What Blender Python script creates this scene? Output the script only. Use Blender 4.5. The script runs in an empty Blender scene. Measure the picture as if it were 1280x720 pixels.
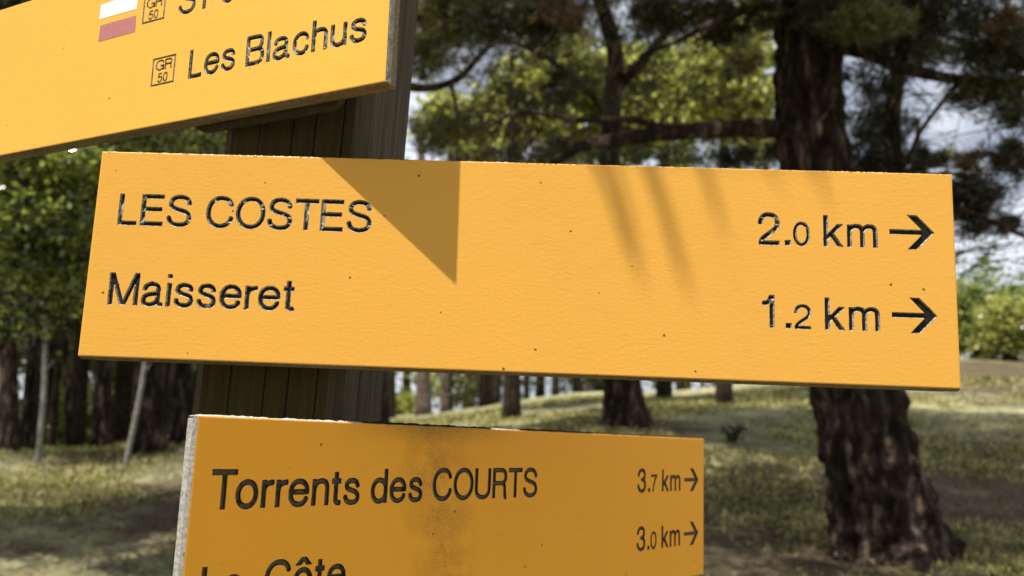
import bpy, math, random
import numpy as np
from mathutils import Vector, Matrix, noise
from mathutils.geometry import delaunay_2d_cdt
C = bpy.context.scene.collection
SC = bpy.context.scene
rnd = random.Random(7)
rs = np.random.RandomState(11)

# ------------------------------------------------------------------ camera, light, exposure
EYE = 1.6
FPX, PITCH, ROLL = 1103.1, 0.1628, 0.0367          # focal length for a 1280 px wide frame
cam = bpy.data.cameras.new('camera'); cam_o = bpy.data.objects.new('camera', cam); C.objects.link(cam_o)
Fv = Vector((0, math.cos(PITCH), math.sin(PITCH))); U0 = Vector((0, -math.sin(PITCH), math.cos(PITCH))); R0 = Vector((1, 0, 0))
Rv = R0*math.cos(ROLL) + U0*math.sin(ROLL); Uv = -R0*math.sin(ROLL) + U0*math.cos(ROLL)
m = Matrix((Rv, Uv, -Fv)).transposed().to_4x4(); m.translation = (0, 0, EYE)
cam_o.matrix_world = m
cam.sensor_width = 36; cam.lens = FPX/1280*36; cam.clip_start = 0.02; cam.clip_end = 3000
cam.dof.use_dof = True; cam.dof.focus_distance = 0.625; cam.dof.aperture_fstop = cam.lens/3.8
SC.camera = cam_o

SUN = Vector((-0.349, -0.295, 0.8897)).normalized()   # direction towards the sun
sl = bpy.data.lights.new('sun', 'SUN'); sl.energy = 4.8; sl.angle = math.radians(0.53); sl.color = (1, 0.95, 0.86)
so = bpy.data.objects.new('sun', sl); C.objects.link(so); so.rotation_euler = SUN.to_track_quat('Z', 'Y').to_euler()
so.location = (-3, -3, 9)

W = bpy.data.worlds.new('World'); SC.world = W; W.use_nodes = True
nt = W.node_tree; nt.nodes.clear()
out = nt.nodes.new('ShaderNodeOutputWorld'); bg = nt.nodes.new('ShaderNodeBackground'); bg.inputs[1].default_value = 0.05
sky = nt.nodes.new('ShaderNodeTexSky'); sky.sky_type = 'NISHITA'; sky.sun_disc = False
sky.sun_elevation = math.asin(SUN.z); sky.sun_rotation = math.atan2(SUN.x, SUN.y); sky.altitude = 900
tc = nt.nodes.new('ShaderNodeTexCoord'); mp = nt.nodes.new('ShaderNodeMapping'); mp.inputs['Scale'].default_value = (1, 1, 2.2)
nz = nt.nodes.new('ShaderNodeTexNoise'); nz.inputs['Scale'].default_value = 4.0; nz.inputs['Detail'].default_value = 7; nz.inputs['Roughness'].default_value = 0.58
rp = nt.nodes.new('ShaderNodeValToRGB'); rp.color_ramp.elements[0].position = 0.40; rp.color_ramp.elements[1].position = 0.52; rp.color_ramp.elements[0].color = (.40, .40, .40, 1)
mx = nt.nodes.new('ShaderNodeMixRGB'); mx.inputs[2].default_value = (13.4, 14.2, 15.8, 1)
L = nt.links.new
L(tc.outputs['Generated'], mp.inputs[0]); L(mp.outputs[0], nz.inputs['Vector']); L(nz.outputs[0], rp.inputs[0]); L(rp.outputs[0], mx.inputs[0])
L(sky.outputs[0], mx.inputs[1]); L(mx.outputs[0], bg.inputs[0]); L(bg.outputs[0], out.inputs[0])
SC.view_settings.view_transform = 'Standard'; SC.view_settings.look = 'None'; SC.view_settings.gamma = 1; SC.view_settings.exposure = 0.47
SC.render.engine = 'CYCLES'
SC.cycles.max_bounces = 6; SC.cycles.diffuse_bounces = 3; SC.cycles.glossy_bounces = 2; SC.cycles.transmission_bounces = 3
SC.cycles.use_denoising = True; SC.cycles.sample_clamp_indirect = 6

def at(px, py, D):
    """point on the ray of photo position (px,py) at forward distance D metres"""
    d = Fv + Rv*((px-640)/FPX) + Uv*((360-py)/FPX)
    return Vector((0, 0, EYE)) + d*(D/d.y)

# ------------------------------------------------------------------ helpers
def link(name, me, mats=(), parent=None, **kw):
    o = bpy.data.objects.new(name, me); C.objects.link(o)
    if me is not None:
        for mt in mats:
            if mt.name not in [x.name for x in me.materials]: me.materials.append(mt)
    if parent is not None: o.parent = parent
    for k, v in kw.items(): o[k] = v
    return o
def pydata(name, v, f, smooth=False):
    me = bpy.data.meshes.new(name); me.from_pydata([tuple(x) for x in v], [], f); me.update()
    if smooth: me.shade_smooth()
    return me
def quads_mesh(name, V):
    """V: N x 4 x 3 array of quads"""
    n = len(V); me = bpy.data.meshes.new(name)
    me.vertices.add(4*n); me.vertices.foreach_set('co', np.ascontiguousarray(V, dtype=np.float32).ravel())
    me.loops.add(4*n); me.loops.foreach_set('vertex_index', np.arange(4*n, dtype=np.int32))
    me.polygons.add(n); me.polygons.foreach_set('loop_start', np.arange(0, 4*n, 4, dtype=np.int32))
    me.polygons.foreach_set('loop_total', np.full(n, 4, dtype=np.int32))
    me.update(calc_edges=True)
    return me
class N:
    """tiny node-graph helper"""
    def __init__(s, name):
        s.m = bpy.data.materials.new(name); s.m.use_nodes = True; s.t = s.m.node_tree; s.t.nodes.clear()
        s.out = s.t.nodes.new('ShaderNodeOutputMaterial')
    def n(s, typ, **kw):
        q = s.t.nodes.new('ShaderNode'+typ)
        for k, v in kw.items():
            if k.startswith('i_'):
                k = k[2:]; k = int(k) if k.isdigit() else k.replace('_', ' ')
                if isinstance(v, bpy.types.NodeSocket): s.t.links.new(v, q.inputs[k])
                else: q.inputs[k].default_value = v
            else: setattr(q, k, v)
        return q
    def noise(s, vec, scale, detail=4, rough=.55, dist=0):
        return s.n('TexNoise', i_Vector=vec, i_Scale=scale, i_Detail=detail, i_Roughness=rough, i_Distortion=dist).outputs[0]
    def ramp(s, fac, stops, interp='LINEAR'):
        q = s.n('ValToRGB', i_Fac=fac); e = q.color_ramp.elements; q.color_ramp.interpolation = interp
        while len(e) < len(stops): e.new(0.5)
        for a, (p, c) in zip(e, stops):
            a.position = p; a.color = (c, c, c, 1) if not isinstance(c, tuple) else (*c, 1)
        return q.outputs[0]
    def mix(s, fac, a, b, mode='MIX'):
        q = s.n('MixRGB', blend_type=mode)
        for i, v in enumerate((fac, a, b)):
            if isinstance(v, bpy.types.NodeSocket): s.t.links.new(v, q.inputs[i])
            else: q.inputs[i].default_value = v if i == 0 else (*v, 1)
        return q.outputs[0]
    def math(s, op, a, b=0.0):
        q = s.n('Math', operation=op)
        for i, v in enumerate((a, b)):
            if isinstance(v, bpy.types.NodeSocket): s.t.links.new(v, q.inputs[i])
            else: q.inputs[i].default_value = v
        return q.outputs[0]
    def coord(s, scale=(1, 1, 1), rot=(0, 0, 0), loc=(0, 0, 0)):
        tc = s.n('TexCoord'); return s.n('Mapping', i_Vector=tc.outputs['Object'], i_Scale=scale, i_Rotation=rot, i_Location=loc).outputs[0]
    def bsdf(s, col, rough=.6, spec=.5, bump=None, strength=.3, dist=.01, metal=0):
        p = s.n('BsdfPrincipled')
        for k, v in (('Base Color', col), ('Roughness', rough), ('Specular IOR Level', spec), ('Metallic', metal)):
            if isinstance(v, bpy.types.NodeSocket): s.t.links.new(v, p.inputs[k])
            else: p.inputs[k].default_value = (*v, 1) if isinstance(v, tuple) else v
        if bump is not None:
            b = s.n('Bump', i_Strength=strength, i_Distance=dist, i_Height=bump); s.t.links.new(b.outputs[0], p.inputs['Normal'])
        s.t.links.new(p.outputs[0], s.out.inputs[0]); s.p = p
        return s.m

# ------------------------------------------------------------------ materials
def yellow(name, base, bump_strength, stain=False, seed=0.0, rough=.42):
    g = N(name); c = g.coord(loc=(seed, seed, 0))
    big = g.noise(c, 6, 3)
    col = g.mix(big, tuple(x*.95 for x in base), tuple(min(1, x*1.05) for x in base))
    # faint grime mottling
    gr = g.ramp(g.noise(g.coord((1, 3, 1), loc=(seed, 0, 0)), 38, 6, .7), [(.55, 0.0), (.78, 1.0)])
    col = g.mix(g.math('MULTIPLY', gr, .10), col, (.35, .2, .05))
    # sparse fly specks and pits
    v = g.n('TexVoronoi', voronoi_dimensions='2D', i_Vector=g.coord((1, 1, 1), loc=(seed*3, seed, 0)), i_Scale=46, i_Randomness=1.0)
    wob = g.noise(c, 900, 2)
    rd = g.n('SeparateColor', i_0=v.outputs['Color'])
    thr = g.math('MULTIPLY', g.ramp(rd.outputs[0], [(.89, 0.0), (.90, .30), (1.0, 1.0)]), .050)
    sp = g.math('LESS_THAN', g.math('ADD', v.outputs['Distance'], g.math('MULTIPLY', g.math('SUBTRACT', wob, .5), .07)), thr)
    col = g.mix(g.math('MULTIPLY', sp, .85), col, (.07, .045, .02))
    # faint pale scuffs
    sc = g.ramp(g.noise(g.coord((1, 5, 1), rot=(0, 0, .6), loc=(seed*2, 2, 0)), 55, 3, .5), [(.735, 0.0), (.78, 1.0)])
    col = g.mix(g.math('MULTIPLY', sc, .22), col, (.9, .72, .38))
    if stain:
        tcn = g.n('TexCoord'); sx = g.n('SeparateXYZ', i_0=tcn.outputs['Object'])
        # a vertical run of mildew below the top edge, wider at the bottom
        xx = g.math('SUBTRACT', sx.outputs[0], g.math('ADD', .192, g.math('MULTIPLY', sx.outputs[1], -.22)))
        ax = g.math('ABSOLUTE', g.math('ADD', xx, g.math('MULTIPLY', g.math('SUBTRACT', g.noise(c, 25, 3), .5), .05)))
        band = g.ramp(ax, [(0.0, 1.0), (.040, 0.0)])
        speck = g.ramp(g.noise(g.coord((1, 1.6, 1)), 520, 8, .9), [(.46, 0.0), (.56, 1.0)])
        clump = g.ramp(g.noise(c, 45, 4, .6), [(.34, 0.0), (.55, 1.0)])
        topb = g.ramp(sx.outputs[1], [(.5, 0.0), (1, 1.0)])
        mm = g.math('MULTIPLY', g.math('MULTIPLY', band, speck), clump)
        col = g.mix(g.math('MULTIPLY', mm, .62), col, (.10, .06, .02))
        soft = g.math('MULTIPLY', g.math('MULTIPLY', band, clump), .16)
        col = g.mix(soft, col, (.40, .20, .03))
        # dark dirt hanging from the top edge
        te = g.ramp(g.math('MULTIPLY', sx.outputs[1], -1.0), [(0.0, 1.0), (.014, 0.0)])
        wide = g.ramp(g.math('ABSOLUTE', g.math('SUBTRACT', sx.outputs[0], .20)), [(.02, 1.0), (.10, 0.0)])
        tt = g.math('MULTIPLY', g.math('MULTIPLY', te, wide), g.ramp(g.noise(g.coord((1, 3, 1)), 420, 8, .8), [(.38, 0.0), (.6, 1.0)]))
        col = g.mix(g.math('MULTIPLY', tt, .8), col, (.07, .05, .02))
    # orange-peel laminate relief: short creases lying across the board
    b1 = g.noise(g.coord((1, 2.1, 1), rot=(0, 0, -.30)), 230, 2.2, .45, .6)
    b2 = g.noise(c, 700, 2, .5)
    b3 = g.noise(c, 60, 2, .5)
    h = g.math('ADD', g.math('MULTIPLY', b1, g.math('ADD', .35, b3)), g.math('MULTIPLY', b2, .10))
    return g.bsdf(col, rough, .22, h, bump_strength, .0012)
Y = (.85, .430, .072)
M_FACE = yellow('yellow_laminate_wrinkled', Y, .125, seed=0.3)
T_FACE = yellow('yellow_laminate_soft', (.88, .475, .080), .12, seed=1.7)
L_FACE = yellow('yellow_laminate_smooth', (.96, .415, .030), .05, stain=True, seed=4.1, rough=.5)

def groove_mats():
    g = N('engraved_groove_floor'); c = g.coord()
    n1 = g.noise(c, 420, 5, .7)
    col = g.ramp(n1, [(.35, (.008, .006, .005)), (.64, (.018, .014, .010)), (.80, (.10, .08, .06))])
    fl = g.bsdf(col, g.ramp(g.noise(c, 300, 3), [(.35, .4), (.7, .7)]), .2, g.noise(c, 520, 5, .7), .9, .0012)
    g = N('engraved_groove_wall'); c = g.coord()
    n1 = g.noise(c, 620, 4, .6)
    col = g.ramp(n1, [(.34, (.05, .04, .03)), (.48, (.26, .23, .19)), (.70, (.66, .62, .55))])
    wa = g.bsdf(col, .55, .3, g.noise(c, 700, 4, .6), .35, .001)
    return fl, wa
GFLOOR, GWALL = groove_mats()
def groove_mats_shaded():  # groove tones for the shaded sign: sheen and dark edges put into the colour
    g = N('engraved_groove_floor_shaded'); c = g.coord()
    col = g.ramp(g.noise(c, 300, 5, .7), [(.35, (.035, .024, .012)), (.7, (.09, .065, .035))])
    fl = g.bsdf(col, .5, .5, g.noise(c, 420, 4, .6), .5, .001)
    g = N('engraved_groove_wall_shaded'); c = g.coord()
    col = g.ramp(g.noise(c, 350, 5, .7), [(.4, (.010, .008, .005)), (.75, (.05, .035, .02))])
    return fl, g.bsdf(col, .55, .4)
GFLOOR_D, GWALL_D = groove_mats_shaded()

def core_mat(name, dark, light, scale=(3, 60, 60), sp=.5):
    g = N(name); c = g.coord(scale)
    n1 = g.noise(c, 6, 6, .7); n2 = g.noise(g.coord(), 420, 4, .7)
    col = g.mix(g.ramp(n1, [(.3, 0.0), (.7, 1.0)]), dark, light)
    col = g.mix(g.math('MULTIPLY', g.ramp(n2, [(.45, 0.0), (.7, 1.0)]), sp), col, tuple(min(1, x*1.6+.05) for x in light))
    return g.bsdf(col, .8, .2, g.math('ADD', n1, n2), .5, .0015)
CORE = core_mat('laminate_core_brown', (.09, .06, .04), (.24, .17, .11))
CORE_GREY = core_mat('laminate_core_grey', (.13, .12, .105), (.38, .36, .33), (30, 30, 30), .5)
BACK_GREY = core_mat('backing_grey', (.24, .225, .20), (.50, .47, .43), (14, 40, 40), .5)
BACKW = core_mat('backing_wood', (.10, .075, .035), (.26, .19, .10))
BRACKET = core_mat('bracket_brown', (.04, .026, .012), (.08, .055, .025), (20, 20, 20), .1)
def sun_edge_mat():  # pale crumb tones stand in for sun on the upper edges
    g = N('sunlit_edge_crumbs'); c = g.coord()
    col = g.ramp(g.noise(c, 260, 5, .75), [(.34, (.30, .27, .22)), (.5, (.62, .59, .53)), (.62, (.80, .77, .70)), (.74, (.70, .60, .30))])
    return g.bsdf(col, .9, .2, g.noise(c, 500, 5, .7), 1, .002)
SUN_EDGE = sun_edge_mat()
def shade_edge_mat():  # dark crumb tones stand in for shade on the upper edges
    g = N('shaded_edge_crumbs'); c = g.coord()
    col = g.ramp(g.noise(c, 300, 5, .75), [(.4, (.02, .018, .01)), (.7, (.09, .075, .045))])
    return g.bsdf(col, .95, .1, g.noise(c, 500, 5, .7), 1, .002)
SHADE_EDGE = shade_edge_mat()

def post_mat():
    g = N('weathered_post_wood')
    c = g.coord((1, 1, .035)); n1 = g.noise(c, 170, 7, .7, .8); n2 = g.noise(g.coord((1, 1, .06)), 60, 4, .6); n3 = g.noise(g.coord((1, 1, .35)), 18, 4)
    col = g.ramp(n1, [(.25, (.032, .022, .008)), (.50, (.066, .046, .017)), (.78, (.12, .086, .036))])
    gn = g.n('TexCoord'); sx = g.n('SeparateXYZ', i_0=gn.outputs['Normal'])
    grey = g.ramp(n1, [(.28, (.03, .022, .016)), (.5, (.085, .066, .05)), (.75, (.19, .155, .125))])
    # the side turned to the weather has silvered
    col = g.mix(g.ramp(sx.outputs[0], [(.35, 0.0), (.75, .6)]), col, grey)
    col = g.mix(g.ramp(n3, [(.5, 0.0), (.8, .5)]), col, (.07, .06, .02))
    col = g.mix(g.math('MULTIPLY', n2, .35), col, (.06, .045, .02))
    return g.bsdf(col, .85, .2, n1, .7, .0016)
POSTM = post_mat()
def bark(name, c0, c1, c2, sc=9):
    g = N(name)
    n1 = g.noise(g.coord((1, 1, .28)), sc, 6, .65, .4); n2 = g.noise(g.coord(), sc*5, 4)
    v = g.n('TexVoronoi', i_Vector=g.coord((1, 1, .3)), i_Scale=sc*1.4, feature='DISTANCE_TO_EDGE').outputs[0]
    col = g.ramp(n1, [(.3, c0), (.5, c1), (.72, c2)])
    crack = g.ramp(v, [(.0, .8), (.25, 0.0)])
    col = g.mix(crack, col, tuple(x*.45 for x in c0))
    return g.bsdf(col, .9, .15, g.math('ADD', g.math('MULTIPLY', v, 1.4), n2), 1, .03)
BARK = bark('pine_bark', (.012, .008, .005), (.040, .026, .017), (.30, .22, .17), 9)  # palest tone paints sun flecks into the bark
BARK_FAR = bark('far_bark', (.03, .02, .012), (.055, .038, .025), (.11, .08, .06), 14)
BARK_PINK = bark('pale_bark', (.13, .09, .07), (.22, .16, .13), (.34, .26, .22), 12)
BARK_PALE = bark('bleached_stem', (.42, .39, .35), (.55, .52, .47), (.66, .63, .58), 25)
def foliage(name, c0, c1, c2, trans=.45, rough=.4, spec=.5):
    g = N(name); geo = g.n('NewGeometry')
    rr = g.n('ObjectInfo')
    n1 = g.noise(g.coord(), 1.7, 3)
    f = g.mix(.45, g.n('CombineXYZ', i_0=n1, i_1=n1, i_2=n1).outputs[0], g.n('CombineXYZ', i_0=geo.outputs['Random Per Island'], i_1=geo.outputs['Random Per Island'], i_2=geo.outputs['Random Per Island']).outputs[0])
    col = g.ramp(f, [(.3, c0), (.5, c1), (.75, c2)])
    g.bsdf(col, rough, spec)
    tr = g.n('BsdfTranslucent'); L2 = g.t.links.new
    tcol = g.mix(1, col, (1.3, 1.3, .75), 'MULTIPLY'); L2(tcol, tr.inputs[0])
    ms = g.n('MixShader', i_0=trans); L2(g.p.outputs[0], ms.inputs[1]); L2(tr.outputs[0], ms.inputs[2]); L2(ms.outputs[0], g.out.inputs[0])
    return g.m
F_PINE = foliage('pine_needles', (.014, .014, .005), (.038, .037, .012), (.14, .125, .045), .28, .38)
F_OLIVE = foliage('olive_needles', (.045, .046, .015), (.12, .12, .042), (.26, .25, .10), .4, .35)
F_LIME = foliage('lime_leaves', (.10, .12, .03), (.38, .40, .12), (.66, .66, .30), .55, .3)
F_GREEN = foliage('glossy_leaves', (.016, .024, .006), (.075, .10, .018), (.42, .46, .11), .45, .14, 1.0)
F_FAR = foliage('far_leaves', (.07, .09, .022), (.14, .18, .045), (.26, .31, .09), .45, .8, .15)
F_BROWN = foliage('dead_needles', (.09, .055, .03), (.15, .09, .05), (.2, .13, .08), .2, .6)

def ground_mat():
    g = N('dry_grass_ground')
    c = g.coord((1, 1, 0.3)); a = g.noise(c, .9, 5, .6); b = g.noise(c, 7, 5, .7); d = g.noise(c, 24, 7, .85)
    col = g.mix(g.ramp(a, [(.38, 0.0), (.62, 1.0)]), (.10, .095, .04), (.56, .54, .27))
    col = g.mix(g.ramp(b, [(.4, 0.0), (.7, .8)]), col, (.34, .31, .17))
    col = g.mix(g.ramp(d, [(.45, 0.0), (.7, .7)]), col, (.60, .56, .38))
    col = g.mix(g.ramp(g.noise(c, 3.1, 4), [(.56, 0.0), (.68, .75)]), col, (.13, .085, .055))
    # brown needle litter round the pine feet, ragged, darkened to deepen the shade
    pos = g.n('TexCoord').outputs['Object']; litter_shade = None
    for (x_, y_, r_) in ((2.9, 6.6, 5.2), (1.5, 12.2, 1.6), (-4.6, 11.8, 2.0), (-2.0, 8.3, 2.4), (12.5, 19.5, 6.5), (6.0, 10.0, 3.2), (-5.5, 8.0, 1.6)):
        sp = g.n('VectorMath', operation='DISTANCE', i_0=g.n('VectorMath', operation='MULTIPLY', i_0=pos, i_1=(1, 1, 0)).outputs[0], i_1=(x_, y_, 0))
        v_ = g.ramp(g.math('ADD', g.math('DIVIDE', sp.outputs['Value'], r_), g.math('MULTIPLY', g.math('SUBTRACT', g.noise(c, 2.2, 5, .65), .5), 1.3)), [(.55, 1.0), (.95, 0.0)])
        litter_shade = v_ if litter_shade is None else g.math('MAXIMUM', litter_shade, v_)
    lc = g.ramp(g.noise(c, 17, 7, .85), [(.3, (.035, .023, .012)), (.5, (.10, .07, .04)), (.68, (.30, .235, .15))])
    col = g.mix(g.math('MULTIPLY', litter_shade, .88), col, lc)
    return g.bsdf(col, .95, .1, g.math('ADD', b, d), .9, .05)
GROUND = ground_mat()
GRASS = foliage('grass_blades', (.08, .09, .025), (.33, .31, .11), (.66, .60, .33), .3, .6, .2)

# ------------------------------------------------------------------ terrain
_az = np.array([-1.2, -.55, -.15, .13, .50, 1.2])
_ds = np.array([0, 3, 5.6, 8, 12, 18, 25, 40, 80, 400])
_gt = np.array([
 [-1.6, -1.35, -1.05, -.85, -.6, -.8, -1.3, -2.4, -4, -8],
 [-1.6, -1.33, -1.02, -.78, -.50, -.70, -1.2, -2.2, -4, -8],
 [-1.6, -1.32, -1.0, -.62, -.15, .12, .34, .5, 0, -4],
 [-1.6, -1.27, -.92, -.50, .17, .75, 1.25, 2.0, 2.6, 2],
 [-1.6, -1.22, -.84, -.57, .10, 1.25, 2.55, 3.6, 4.6, 6],
 [-1.6, -1.2, -.84, -.5, .1, 1.2, 2.3, 3.4, 4.6, 8]])
def ghv(X, Yv):
    X = np.asarray(X, float); Yv = np.asarray(Yv, float)
    D = np.hypot(X, np.maximum(Yv, 0)); D = np.where(Yv > 0, np.hypot(X*.35, Yv), abs(X)*.35)
    a = np.clip(X/np.maximum(Yv, .35), -1.2, 1.2)
    fi = np.interp(a, _az, np.arange(len(_az))); di = np.interp(D, _ds, np.arange(len(_ds)))
    i = np.minimum(fi.astype(int), len(_az)-2); j = np.minimum(di.astype(int), len(_ds)-2); u = fi-i; v = di-j
    u = u*u*(3-2*u)
    return (_gt[i, j]*(1-u)*(1-v)+_gt[i+1, j]*u*(1-v)+_gt[i, j+1]*(1-u)*v+_gt[i+1, j+1]*u*v) + EYE
def gz(x, y):
    return float(ghv([x], [y])[0]) + .05*noise.noise(Vector((x*.6, y*.6, 0))) + .02*noise.noise(Vector((x*2.3, y*2.3, 5)))
def make_ground():
    rad = [0]+list(np.geomspace(.5, 900, 150)); nA = 260
    V = [(0, 0, gz(0, 0))]; F = []
    for r in rad[1:]:
        for k in range(nA):
            t = 2*math.pi*k/nA; x, y = r*math.sin(t), r*math.cos(t)
            V.append((x, y, gz(x, y)))
    for k in range(nA): F.append((0, 1+k, 1+(k+1) % nA)[::-1])
    for q in range(len(rad)-2):
        for k in range(nA):
            a = 1+q*nA+k; b = 1+q*nA+(k+1) % nA; F.append((a, a+nA, b+nA, b))
    me = pydata('ground', V, [f[::-1] for f in F], True)
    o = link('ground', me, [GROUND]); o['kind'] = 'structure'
make_ground()

# ------------------------------------------------------------------ engraved lettering: skeleton glyphs -> outlines
HS = .0675
HW = .0765                      # half groove width / cap height
h = HS
def bz(p0, *cs):
    """polyline through cubic pieces; each cs item is (c1,c2,end) or a plain end point"""
    pts = [p0]
    for c in cs:
        if isinstance(c[0], tuple):
            c1, c2, e = c; s = pts[-1]
            for k in range(1, 11):
                t = k/10; u = 1-t
                pts.append(tuple(u**3*s[i]+3*u*u*t*c1[i]+3*u*t*t*c2[i]+t**3*e[i] for i in (0, 1)))
        else: pts.append(c)
    return pts
def ell(cx, cy, rx, ry, kk=.58):
    return bz((cx, cy+ry), ((cx+rx*kk, cy+ry), (cx+rx, cy+ry*kk), (cx+rx, cy)), ((cx+rx, cy-ry*kk), (cx+rx*kk, cy-ry), (cx, cy-ry)),
              ((cx-rx*kk, cy-ry), (cx-rx, cy-ry*kk), (cx-rx, cy)), ((cx-rx, cy+ry*kk), (cx-rx*kk, cy+ry), (cx, cy+ry)))
X0 = .728
Tt = 1-h
OO = ell(.345, .365, .2775, .31)
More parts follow.
